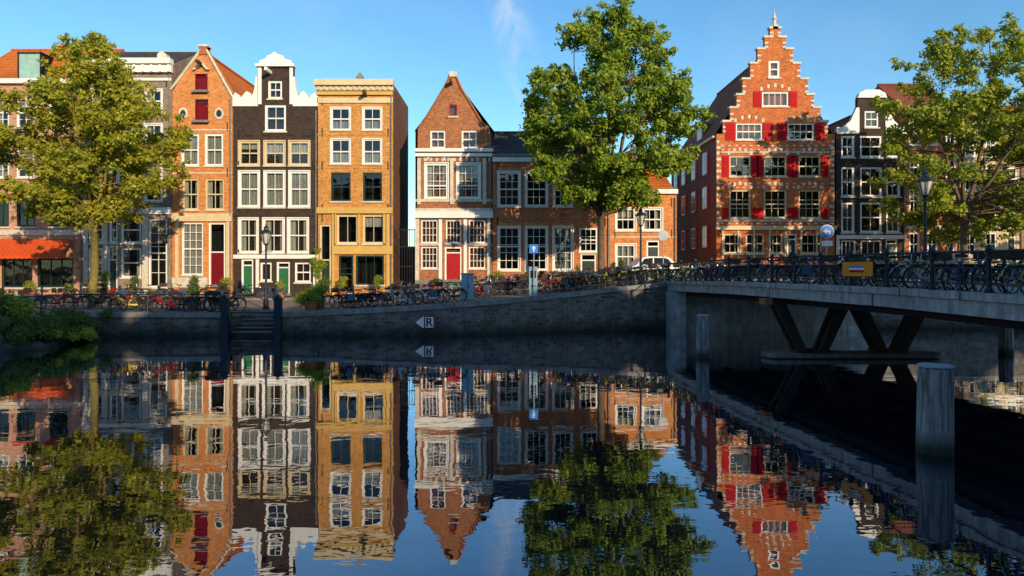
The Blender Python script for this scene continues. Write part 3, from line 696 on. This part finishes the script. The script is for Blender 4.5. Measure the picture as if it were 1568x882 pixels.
railing('bridge_railing',[(ex(y)+.08,y) for y in (-3,8,14,20,27,33,39)],lambda x,y:dz(y)+.07,1.0,2.0,big=True)
railing('bridge_railing',[(ex(y)+BW-.08,y) for y in (-3,8,14,20,27,33,39)],lambda x,y:dz(y)+.07,1.0,2.0,big=True)
railing('quay_railing',[(19.6,39.5),(45,39.9)],gz,.95)

def postmat():
    m,nt,out=newmat('weathered_timber'); tc=N(nt,'ShaderNodeTexCoord')
    n=noise(nt,stretch(nt,tc.outputs['Object'],9,9,.7),1.5,7,.75); n2=noise(nt,stretch(nt,tc.outputs['Object'],16,16,.4),1.2,3,.6)
    c=mixc(nt,mrange(nt,n,.38,.62,0,1),(.09,.08,.075),(.42,.41,.40))
    c=mixc(nt,mrange(nt,n2,.6,.68,0,.85),c,(.015,.013,.012))
    s=N(nt,'ShaderNodeSeparateXYZ'); nt.links.new(tc.outputs['Object'],s.inputs[0])
    a=N(nt,'ShaderNodeMath',operation='MULTIPLY_ADD'); nt.links.new(n,a.inputs[0]); a.inputs[1].default_value=-.5; nt.links.new(s.outputs[2],a.inputs[2])
    c=mixc(nt,mrange(nt,a.outputs[0],-.15,.2,.93,0),c,(.015,.022,.012))
    finish(nt,out,c,.85,n,.8,.04); return m
POSTW=postmat()
def mpost(x,y,r,h):
    p=MB(); rot=R(0,1); prof=[(r*1.0,-1.5),(r*1.02,0),(r*.99,h*.5),(r*.96,h-.06),(r*.88,h)]
    p.lathe(0,0,0,prof,12,POSTW); p.lathe(0,0,h,[(r*.98,.0),(r*1.0,.02),(r*.95,.05)],12,GALV)
    for i in range(len(p.v)): 
        vx,vy,vz=p.v[i]; k=1+.05*math.sin(i%12*2.4+1.1*(i//12)*.3); p.v[i]=(vx*k,vy*k,vz)
    o=p.obj('mooring_post'); o.location=(x,y,0); o.rotation_euler=(R(-.01,.01),.015,rot)
mpost(7.5,26.9,.26,1.63); mpost(8.05,13.0,.32,1.62); mpost(20.2,27.9,.26,1.1); mpost(23.5,20,.3,1.5)

# ------------------------------------------------------------------ trees
def leaf_mesh(name,C,Rd,cnt,size,mat,off):
    n=cnt.sum(); idx=np.repeat(np.arange(len(C)),cnt)
    d=rng.normal(size=(n,3)); d/=np.linalg.norm(d,axis=1)[:,None]
    rad=rng.random(n)**.5*Rd[idx]*rng.uniform(.7,1.3,n)
    p=C[idx]+d*rad[:,None]*np.array([1,1,.8])
    a=rng.normal(size=(n,3)); a/=np.linalg.norm(a,axis=1)[:,None]
    nn=d*.5+rng.normal(size=(n,3))*.5+np.array([.22,-.42,.35]); b=np.cross(nn,a); b/=np.linalg.norm(b,axis=1)[:,None]+1e-9
    a=np.cross(b,nn); a/=np.linalg.norm(a,axis=1)[:,None]+1e-9
    s=(size*rng.uniform(.6,1.3,n))[:,None]
    V=np.stack([p-a*s,p+b*s*.55-a*s*.1,p+a*s,p-b*s*.55-a*s*.1],axis=1).reshape(-1,3)-np.array(off)
    me=bpy.data.meshes.new(name); me.vertices.add(4*n); me.vertices.foreach_set('co',V.astype(np.float32).ravel())
    me.loops.add(4*n); me.loops.foreach_set('vertex_index',np.arange(4*n,dtype=np.int32))
    me.polygons.add(n); me.polygons.foreach_set('loop_start',np.arange(0,4*n,4,dtype=np.int32))
    me.materials.append(mat); me.update(calc_edges=True); me.validate(); return me
def tree(name,base,fork,cc,rx,z0,z1,prof,ncl,nleaf,mat,tr=.24,size=.13,seed=1,clr=(.36,.76),bark=BARK,nl=8,void=.36):
    global rng
    rng=np.random.default_rng(seed); rr=random.Random(seed)
    e=empty(name,base); T=MB(); bx,by,bz=base
    H=z1-z0; C=[]; 
    lob=[rr.uniform(.78,1.14) for _ in range(11)]
    while len(C)<ncl:
        t=rr.random(); r=float(np.interp(t,[p[0] for p in prof],[p[1] for p in prof])); 
        if rr.random()>r*1.05+.08: continue
        th=rr.uniform(0,2*math.pi); li=(th/(2*math.pi)*11+t*4)%11; l=lob[int(li)]*(1-li%1)+lob[(int(li)+1)%11]*(li%1)
        q=rr.random()**.5*r*rx*l
        p=(cc[0]+q*math.cos(th),cc[1]+q*math.sin(th)*.9,z0+t*H)
        v=math.sin(p[0]*1.5+seed)*math.sin(p[1]*1.3+1.3*seed)*math.sin(p[2]*1.4+.7*seed)
        if v>void: continue
        C.append(p)
    F=Vector((bx+rr.uniform(-.1,.1),by,fork))
    lean=Vector((cc[0],cc[1],0))-Vector((bx,by,0))
    T.tube([(bx,by,bz-.3),(bx,by,bz+.15),(bx+lean.x*.05,by,bz+1),(F.x,F.y,(bz+fork)/2),tuple(F)],[tr*1.7,tr*1.25,tr,tr*.92,tr*.85],10,bark)
    limbs=[]
    for i in range(nl):
        th=2*math.pi*i/nl+rr.uniform(-.3,.3); up=rr.uniform(.4,.85); rr2=rx*rr.uniform(.35,.6)
        if i==0: rr2=.4; up=.95
        end=Vector((cc[0]+math.cos(th)*rr2,cc[1]+math.sin(th)*rr2,z0+H*up))
        pts=[]
        for k in range(7):
            s=k/6; p=F.lerp(end,s); p.x+=(1-s)*s*1.2*math.cos(th)*1.3+rr.uniform(-.12,.12); p.y+=(1-s)*s*1.2*math.sin(th)+rr.uniform(-.1,.1); pts.append(p)
        rad=[tr*.62*(1-.82*k/6) for k in range(7)]
        T.tube(pts,rad,7,bark); limbs.append((pts,rad))
    allp=[(p,rad[k]) for pts,rad in limbs for k,p in enumerate(pts)]
    C2=[];R2=[]
    for c in C:
        c=Vector(c); best=min(allp,key=lambda pr:(pr[0]-c).length+ (1.5 if pr[0].z>c.z else 0))
        a=best[0]; m=a.lerp(c,.5)+Vector((rr.uniform(-.2,.2),rr.uniform(-.2,.2),rr.uniform(.0,.35)))
        r0=min(best[1]*.6,.07); T.tube([a,m,c],[r0,r0*.6,.012],4,bark,False)
        r=rr.uniform(*clr); C2.append(tuple(c)); R2.append(r)
        dirv=(c-a).normalized() if (c-a).length>.1 else Vector((0,0,1))
        for k in range(3):
            u=(dirv+Vector((rr.uniform(-1,1),rr.uniform(-1,1),rr.uniform(-.6,.9)))).normalized(); tip=c+u*rr.uniform(.5,1.05)
            T.tube([c.lerp(m,.2),tip],[.015,.006],3,bark,False); C2.append(tuple(tip)); R2.append(rr.uniform(.2,.4))
    C2=np.array(C2); Rd=np.array(R2)
    T.obj('trunk_and_limbs',e,base,True)
    cnt=(nleaf*(Rd**2.0)/(Rd**2.0).sum()).astype(int)
    me=leaf_mesh('foliage',C2,Rd,cnt,size,mat,base); o=bpy.data.objects.new('foliage',me); S.collection.objects.link(o); o.parent=e
    return e
PC=[(0,.35),(.1,.78),(.25,1),(.45,1),(.65,.86),(.85,.56),(1,.14)]
PL=[(0,.35),(.15,.85),(.35,1),(.6,.95),(.8,.7),(.93,.4),(1,.2)]
PA=[(0,.3),(.12,.8),(.3,1),(.5,.93),(.7,.7),(.87,.42),(1,.14)]
tree('plane_tree',(5.25,40.3,2.45),6.6,(5.7,40.3,0),5.3,7.2,18.7,PC,280,76000,LEAF2,.22,.12,3)
tree('linden_tree',(-23.7,38.6,1.3),5.6,(-24.0,38.6,0),5.0,6.0,16.4,PA,190,46000,LEAF1,.23,.115,11,bark=BARKL)
tree('plane_tree',(27.8,42,2.9),6.8,(29.0,42,0),6.4,5.4,18.2,PL,230,54000,LEAF4,.23,.125,5)
tree('plane_tree',(38.5,44,2.9),7.0,(37.5,44,0),5.5,5.4,16.5,PL,100,18000,LEAF4,.25,.14,8)
tree('linden_tree',(-37,36,1.3),6.0,(-38,36,0),5,6.4,16,PL,90,14000,LEAF2,.25,.14,9)

def bush(name,pts,n,size,mat,pot=None):
    C=np.array([(a,b,c) for a,b,c,_ in pts]); Rd=np.array([r for *_,r in pts]); cnt=(n*Rd**2/(Rd**2).sum()).astype(int)
    off=tuple(C.mean(0)); e=empty(name,off)
    me=leaf_mesh('foliage',C,Rd,cnt,size,mat,off); o=bpy.data.objects.new('foliage',me); S.collection.objects.link(o); o.parent=e
    st=MB()
    for a,b,c,r in pts[:12]: st.tube([(a,b,c-r*1.1),(a+.05,b,c)],[.03,.01],4,BARK)
    if pot: x,y,z,r=pot; st.lathe(x,y,z,[(r*.7,0),(r,.4),(r*1.08,.42),(r*1.08,.48),(r*.95,.48)],10,TERRA)
    st.obj('stems',e,off)
bm=MB()
for i in range(70):
    x=R(-24,-20.3); y=R(27.5,34); r=R(.3,.6); top=.25 if x>-21.6 else .6; bm.lathe(x,y,-.5,[(r,0),(r*1.1,.5),(r*.8,.5+top*.7),(r*.25,.6+top)],7,B_QUAY)
bm.obj('bank_stones')
bush('bank_shrub',[(R(-26,-22.0),R(27,31.5),R(.9,2.2),R(.35,.7)) for _ in range(46)],26000,.07,LEAF2)
bush('bank_shrub',[(R(-22.8,-20.3),R(29,34.3),R(.5,1.25),R(.25,.5)) for _ in range(44)],18000,.06,LEAF3)
bush('bank_grass',[(R(-23.5,-19.8),R(30,34.5),R(.2,.7),R(.2,.4)) for _ in range(40)],12000,.06,LEAF4)
def potplant(x,y,r=.3,m=LEAF3,h=.5):
    z=gz(x,y)+(.12 if y>45.9 else 0); bush('potted_plant',[(x+R(-.15,.15),y+R(-.15,.15),z+.45+R(0,h),R(.2,.38)) for _ in range(6)],900,.05,m,(x,y,z,r))
for x,y in ((-10.9,36.6),(-10.3,36.7),(-15.9,47),(-12.9,47.1),(-21.8,47),(-19.7,47.1),(-1,47.1),(1.4,47.2),(4.6,47.2),(-28,47),(-33,46.8),(-11.6,47),(7.6,47.2),(-9.2,47),(-26,46.9),(-30.5,46.9),(-17,36.4),(-5.2,47.1),(3,47.2)): potplant(x,y,R(.22,.34),random.choice([LEAF2,LEAF3,LEAF4]),R(.3,1.1))
bush('potted_plant',[(-10.7+R(-.6,.6),36.4,gz(-10.7,36)+.4+R(0,.8),R(.25,.45)) for _ in range(10)],3500,.05,LEAF2,(-10.7,36.4,gz(-10.7,36.4),.4))
bush('climbing_plant',[(R(-13.9,-13.2),47.8,1.8+R(0,3.2),R(.2,.35)) for _ in range(16)],3000,.05,LEAF2)

ga=MB(); 
for x in np.linspace(-8.3,-6.9,9): ga.box(x-.02,x+.02,48.3,48.34,1.6,6.3,IRON)
for z in (1.9,3.6,5.0,6.2): ga.box(-8.34,-6.86,48.28,48.36,z,z+.06,IRON)
ga.obj('alley_gate',loc=(-7.6,48.3,1.6))
fb=MB(); fb.box(-9,-5,58,58.3,1,5.2,B_GREY); fb.box(-9.1,-4.9,57.95,58.35,5.2,5.35,STONE); fb.obj('garden_wall',loc=(-7,58,1))

# ------------------------------------------------------------------ street furniture
def lamp(x,y,z,h=4.5):
    e=empty('street_lamp',(x,y,z)); s=h/4.5; p=MB()
    p.lathe(0,0,0,[(.19,0),(.19,.12),(.15,.16),(.15,.5),(.1,.6),(.085,1.1),(.1,1.15),(.065,1.25),(.05,3.2*s),(.08,3.25*s),(.05,3.32*s),(.06,3.5*s),(.14,3.56*s),(.14,3.6*s)],10,BLUEIRON)
    p.tube([(-.35,0,3.15*s),(.35,0,3.15*s)],.02,5,BLUEIRON)
    z0=3.6*s
    for j in range(6):
        t=2*math.pi*j/6+.26; p.tube([(.14*math.cos(t),.14*math.sin(t),z0),(.3*math.cos(t),.3*math.sin(t),z0+.55)],.016,4,BLUEIRON)
    p.lathe(0,0,z0+.55,[(.36,0),(.36,.04),(.24,.14),(.12,.22),(.11,.3),(.16,.32),(.06,.4),(.015,.55)],6,BLUEIRON)
    o=p.obj('post',e); g=MB(); g.lathe(0,0,z0,[(.13,.01),(.285,.54)],6,LAMPG); g.obj('lantern_glass',e)
lamp(-13.55,37.6,gz(-13.5,37.6),4.55); lamp(7.6,40.3,gz(7.6,40.3),4.3); lamp(16.7,27.6,dz(27.6),4.5)
def pole_sign(x,y,z,h,kind,r=.3):
    e=empty('traffic_sign',(x,y,z)); p=MB(); p.lathe(0,0,0,[(.035,0),(.035,h+.2)],8,GALV)
    disc=[(r*math.cos(t*math.pi/12),h+r*math.sin(t*math.pi/12)) for t in range(24)]
    if kind=='arrow':
        p.prism(disc,-.06,-.045,WHITE); p.prism([(a*.92,h+(b-h)*.92) for a,b in disc],-.066,-.0595,BLUEP)
        ar=[(.14,-.14),(.14,.04),(-.02,.04),(-.02,.13),(-.2,-.0),(-.02,-.13),(-.02,-.04),(.07,-.04),(.07,-.14)]
        p.prism([(a*r/.3,h+b*r/.3) for a,b in ar],-.072,-.065,WHITE); p.box(-.22,.22,-.06,-.045,h-.6,h-.38,WHITE)
    elif kind=='back': p.prism(disc,-.06,-.045,GALV)
    else:
        p.box(-.24,.24,-.06,-.045,h-.24,h+.24,BLUEP); p.prism([(-.03,h-.15),(.03,h-.15),(.03,h+.02),(.12,h+.02),(0,h+.17),(-.12,h+.02),(-.03,h+.02)],-.066,-.059,WHITE)
    p.obj('sign',e)
pole_sign(12.9,28,dz(28),2.15,'arrow',.28); pole_sign(8.75,39.5,gz(8.7,39.5),2.7,'back',.3); pole_sign(1.2,37.6,gz(1.2,37.6),2.6,'square')
c=MB(); z=gz(1.2,37.6); c.box(.95,1.4,37.75,38.1,z,z+1.55,BLUECAB); c.box(.93,1.42,37.72,38.13,z+1.55,z+1.62,GALV); c.box(1.02,1.33,37.73,37.76,z+1.0,z+1.4,CARG); c.box(1.05,1.3,37.73,37.76,z+.5,z+.6,IRON); c.obj('parking_meter',loc=(1.2,38,z))
c=MB(); z=gz(-2.4,37); c.box(-2.74,-2.1,36.9,37.3,z,z+1.45,BLUECAB); c.box(-2.78,-2.06,36.86,37.34,z+1.45,z+1.52,BLUECAB); c.box(-2.78,-2.06,36.88,37.32,z-.02,z+.1,GREYST); c.box(-2.43,-2.41,36.89,36.91,z+.15,z+1.4,IRON); c.box(-2.36,-2.32,36.87,36.91,z+.75,z+.9,IRON); c.obj('utility_cabinet',loc=(-2.4,37,z))
s=MB(); y=35.02; s.prism([(-4.95,.74),(-4.5,.42),(-4.44,.42),(-4.44,1.06),(-4.5,1.06)],y-.08,y-.05,WHITE)
s.prism([(-4.5,.42),(-3.95,.42),(-3.95,1.08),(-4.5,1.08)],y-.12,y-.081,WHITE)
for bx in ((-4.5,-3.95,1.02,1.08),(-4.5,-3.95,.42,.48),(-4.5,-4.44,.48,1.02),(-4.01,-3.95,.48,1.02)): s.box(bx[0],bx[1],y-.13,y-.119,bx[2],bx[3],DRED)
se=empty('mooring_sign',(-4.2,y,.7)); s.obj('panel',se,(-4.2,y,.7))
tcv=bpy.data.curves.new('letter_r','FONT'); tcv.body='R'; tcv.size=.62; tcv.extrude=.004; tcv.offset=.012; tcv.materials.append(IRON)
to=bpy.data.objects.new('letter_r',tcv); S.collection.objects.link(to); to.parent=se; to.rotation_euler=(math.pi/2,0,0); to.location=(-.22,-.128,-.16)
s=MB()
def onrail(y0,y1,z0,z1,k,m):
    a,b=ex(y0)-k,ex(y1)-k; s.poly([(a,y0,z0),(b,y1,z0),(b,y1,z1),(a,y0,z1)],m)
    s.poly([(a+.02,y0,z0),(b+.02,y1,z0),(b+.02,y1,z1),(a+.02,y0,z1)],m)
onrail(20.3,21.9,3.24,3.72,.12,IRON); onrail(20.33,21.87,3.26,3.70,.126,ORANGE); onrail(20.75,21.5,3.38,3.45,.131,SHUT); onrail(20.75,21.5,3.455,3.515,.131,WHITE); onrail(20.75,21.5,3.52,3.58,.131,BLUEP)
s.obj('bridge_sign')
for x in np.arange(-34,8,2.6):
    b_=MB(); z=gz(x,45.6); b_.lathe(x,45.6,z-.02,[(.1,0),(.1,.25),(.075,.3),(.07,.85),(.085,.9),(.06,.98),(.01,1.0)],8,BLUEIRON); b_.obj('bollard',loc=(x,45.6,z))
for x in (-34,-32,-30.2,-28.2,-26.4):
    z=gz(x,43.5); t=MB(); t.lathe(x,43.8,z,[(.22,0),(.2,.03),(.03,.05),(.03,.7),(.34,.71),(.34,.74)],12,IRON)
    for sx in (-.6,.6):
        cx=x+sx; m=random.choice([WOOD,REDP,DARKG])
        t.box(cx-.2,cx+.2,43.6,44.0,z+.43,z+.47,m); k=cx+(.2 if sx>0 else -.2)
        t.box(k-.015,k+.015,43.6,44.0,z+.6,z+.88,m)
        for a in (-.18,.18):
            for bq in (43.62,43.98): t.tube([(cx+a,bq,z),(cx+a,bq,z+.45)],.013,4,IRON)
        for bq in (43.62,43.98): t.tube([(k,bq,z+.45),(k,bq,z+.88)],.013,4,IRON)
    t.obj('cafe_table_and_chairs',loc=(x,43.8,z))
# ------------------------------------------------------------------ bicycles
PANN=plain('pannier_cloth',(.05,.12,.2),.9,.2)
def bike_mesh(var):
    b=MB()
    for x in (-.53,.53):
        b.torus((x,0,.35),.335,.024,22,5,RUBBER); b.torus((x,0,.35),.31,.01,22,4,CHROME)
        for k in range(8):
            t=math.pi*k/8; b.tube([(x-.31*math.cos(t),0,.35-.31*math.sin(t)),(x+.31*math.cos(t),0,.35+.31*math.sin(t))],.0035,3,CHROME,False)
        pts=[(x+.385*math.cos(t),0,.35+.385*math.sin(t)) for t in np.linspace(.3,math.pi*.95,9)]; b.tube(pts,.02,4,BIKEP)
        b.tube([(x,-.05,.35),(x,.05,.35)],.03,6,IRON)
    r=.021; bb=(-.08,0,.33); seat=(-.22,0,.82); hd=(.36,0,.9); hb=(.4,0,.66)
    b.tube([bb,seat],r,6,BIKEP); b.tube([seat,(-.235,0,.92)],.014,6,CHROME)
    if var==0: b.tube([(-.2,0,.76),(.37,0,.82)],r,6,BIKEP); b.tube([bb,hb],r,6,BIKEP)
    else: b.tube([(-.14,0,.52),(.05,0,.5),(.385,0,.76)],r,6,BIKEP); b.tube([bb,(.1,0,.36),hb],r,6,BIKEP)
    b.tube([hb,hd],r,6,BIKEP); b.tube([hb,(.47,0,.5),(.53,0,.35)],.016,6,BIKEP); b.tube([hd,(.34,0,1.04)],.014,6,CHROME)
    for s in (-.04,.04): b.tube([bb,(-.53,s,.35)],.011,4,BIKEP); b.tube([seat,(-.53,s,.35)],.01,4,BIKEP)
    b.tube([(.22,-.29,1.0),(.32,-.2,1.06),(.36,0,1.04),(.32,.2,1.06),(.22,.29,1.0)],.014,6,CHROME); 
    for s in (-.29,.29): b.tube([(.24,s,1.01),(.13,s,.99)],.022,6,RUBBER)
    b.prism([(-.37,.92),(-.1,.93),(-.08,.97),(-.22,.985),(-.36,1.0)],-.07,.07,RUBBER)
    b.box(-.78,-.32,-.07,.07,.73,.745,IRON); b.tube([(-.74,.05,.73),(-.53,.05,.35)],.008,4,IRON); b.tube([(-.74,-.05,.73),(-.53,-.05,.35)],.008,4,IRON)
    b.prism([(-.5,.38),(-.05,.4),(-.02,.27),(-.5,.31)],.055,.075,BIKEP)
    b.tube([(-.08,.09,.33),(-.0,.1,.2)],.01,4,IRON); b.tube([(-.08,-.09,.33),(-.16,-.1,.46)],.01,4,IRON); b.box(-.05,.05,.08,.17,.18,.2,RUBBER); b.box(-.21,-.11,-.17,-.08,.46,.48,RUBBER)
    b.lathe(.45,0,.8,[(.03,0),(.04,.03),(.03,.06)],6,CHROME)
    if var==2:
        b.box(.42,.78,-.2,.2,.86,.88,WOOD)
        for q in ((.42,.44,-.2,.2),(.76,.78,-.2,.2),(.44,.76,-.2,-.18),(.44,.76,.18,.2)): b.box(q[0],q[1],q[2],q[3],.88,1.08,WOOD)
    if var==3:
        for s in (-1,1): b.box(-.78,-.4,s*.09,s*.2,.42,.73,PANN)
    return b.mesh('bicycle_mesh',smooth=False)
BM=[bike_mesh(i) for i in range(4)]
def bike(x,y,z,rot):
    o=bpy.data.objects.new('bicycle',random.choice(BM)); S.collection.objects.link(o); o.location=(x,y,z+.01); o.rotation_euler=(R(-.12,.12),0,rot)
def bikes(x0,x1,y,n,yr=.35,ang=.6,base=0):
    for i in range(n):
        x=x0+(x1-x0)*(i+R(-.25,.25))/max(1,n-1); yy=y+R(-yr,yr); bike(x,yy,gz(x,yy),base+R(-ang,ang)+(math.pi if random.random()<.5 else 0))
bikes(-21,-15.0,36.4,22,.6,.9); bikes(-33,-23,37.2,14,.4,.6); bikes(-9.2,-3.4,36.7,16,.5,.8); bikes(-2,.4,40.5,6,.8); bikes(2.2,4.6,38.9,10,.3,.9)
bikes(5.4,8.8,39.9,16,.5,.9); bikes(-30,-16,46.2,11,.2,.4); bikes(-7,6,46.6,9,.2,.3); bikes(-1.5,4,42,5,.5,.4)
y=13.0
while y<38.8:
    bike(ex(y)+.95+R(-.15,.2),y,dz(y),R(-.55,.45)+(math.pi if random.random()<.4 else 0)); y+=R(.33,.56)
y=16
while y<39:
    bike(ex(y)+BW-.95,y,dz(y),R(-.5,.5)+(math.pi if random.random()<.4 else 0)); y+=R(.6,1.1)
bikes(9.5,15,41.5,8,1.0,.5); bikes(16,28,50.8,14,.5,.5); bikes(28,45,41,14,.4,.6)
def car(x,y,z,rot):
    e=empty('parked_car',(x,y,z)); e.rotation_euler=(0,0,rot); b=MB()
    side=[(-1.85,.3),(-1.9,.62),(-1.8,.85),(-1.55,.92),(-1.15,1.38),(-.8,1.47),(.35,1.45),(.6,1.38),(1.1,.95),(1.7,.82),(1.9,.62),(1.9,.3),(1.55,.28),(1.5,.5),(1.2,.62),(.9,.5),(.86,.28),(-.86,.28),(-.9,.5),(-1.2,.62),(-1.5,.5),(-1.55,.28)]
    b.prism(side,-.8,.8,CARP); b.obj('body',e)
    g=MB()
    for s in (-.803,.803):
        for q in ([(-1.3,.95),(-1.05,1.32),(-.5,1.38),(-.5,.95)],[(-.42,.95),(-.42,1.38),(.3,1.37),(.5,1.3),(.85,.95)]): g.prism(q,s-.004,s+.004,CARG)
    g.obj('windows',e); w=MB()
    for xx in (-1.2,1.2):
        for s in (-.74,.74): w.torus((xx,s,.31),.23,.08,18,6,RUBBER); w.prism([(xx+.18*math.cos(t*math.pi/6),.31+.18*math.sin(t*math.pi/6)) for t in range(12)],s-.06,s+.06,CHROME)
    w.box(-1.93,-1.86,-.6,.6,.45,.6,IRON); w.box(1.86,1.93,-.6,.6,.4,.52,IRON); w.obj('wheels_and_bumpers',e)
car(9.3,44,gz(9.3,44),.12)

# ------------------------------------------------------------------ sky, sun, camera
az=Vector((.47,-.88)); el=math.radians(15.5)
W=bpy.data.worlds.new('World'); S.world=W; W.use_nodes=True; nt=W.node_tree; nt.nodes.clear()
out=N(nt,'ShaderNodeOutputWorld'); bg=N(nt,'ShaderNodeBackground'); sk=N(nt,'ShaderNodeTexSky'); sk.sky_type='NISHITA'; sk.sun_disc=False
sk.sun_elevation=el; sk.sun_rotation=math.atan2(az.x,az.y); sk.air_density=1.0; sk.dust_density=.3; sk.ozone_density=2.0
bg.inputs[1].default_value=.15
tc=N(nt,'ShaderNodeTexCoord'); sp=N(nt,'ShaderNodeSeparateXYZ'); nt.links.new(tc.outputs['Generated'],sp.inputs[0])
hs=N(nt,'ShaderNodeHueSaturation'); hs.inputs['Saturation'].default_value=1.18; nt.links.new(sk.outputs[0],hs.inputs['Color'])
tint=mixc(nt,1.0,hs.outputs[0],(1.12,1.38,1.44),'MULTIPLY')
cn=noise(nt,stretch(nt,tc.outputs['Generated'],7,1,2.6),1.9,8,.65,1.2)
def win(v,c,w):
    a=N(nt,'ShaderNodeMath',operation='SUBTRACT'); nt.links.new(v,a.inputs[0]); a.inputs[1].default_value=c
    b=N(nt,'ShaderNodeMath',operation='ABSOLUTE'); nt.links.new(a.outputs[0],b.inputs[0]); return mrange(nt,b.outputs[0],0,w,1,0)
sl=N(nt,'ShaderNodeMath',operation='MULTIPLY_ADD'); nt.links.new(sp.outputs[2],sl.inputs[0]); sl.inputs[1].default_value=.22; nt.links.new(sp.outputs[0],sl.inputs[2])
m1=N(nt,'ShaderNodeMath',operation='MULTIPLY'); nt.links.new(mrange(nt,cn,.44,.74,0,.9),m1.inputs[0]); nt.links.new(win(sl.outputs[0],.075,.035),m1.inputs[1])
m2=N(nt,'ShaderNodeMath',operation='MULTIPLY'); nt.links.new(m1.outputs[0],m2.inputs[0]); nt.links.new(win(sp.outputs[2],.33,.16),m2.inputs[1])
n2=noise(nt,tc.outputs['Generated'],2.2,6,.6,.4)
m3=N(nt,'ShaderNodeMath',operation='MULTIPLY_ADD'); nt.links.new(mrange(nt,n2,.52,.8,0,.15),m3.inputs[0]); m3.inputs[1].default_value=1; nt.links.new(m2.outputs[0],m3.inputs[2])
col=mixc(nt,m3.outputs[0],tint,(6.0,6.2,6.5))
nt.links.new(col,bg.inputs[0]); nt.links.new(bg.outputs[0],out.inputs[0])
sd=bpy.data.lights.new('sun','SUN'); sd.energy=5.0; sd.angle=math.radians(.5); sd.color=(1,.80,.55)
so=bpy.data.objects.new('sun',sd); S.collection.objects.link(so); so.location=(20,-40,40)
d=Vector((-az.x*math.cos(el),-az.y*math.cos(el),-math.sin(el))); so.rotation_euler=d.to_track_quat('-Z','Y').to_euler()
cam=bpy.data.cameras.new('camera'); co=bpy.data.objects.new('camera',cam); S.collection.objects.link(co)
co.location=(0,0,CAMZ); co.rotation_euler=(math.pi/2,0,0); cam.lens=24; cam.sensor_width=36; cam.shift_y=-.0191; cam.clip_end=6000; S.camera=co
S.view_settings.view_transform='Standard'; S.view_settings.look='None'; S.view_settings.exposure=0
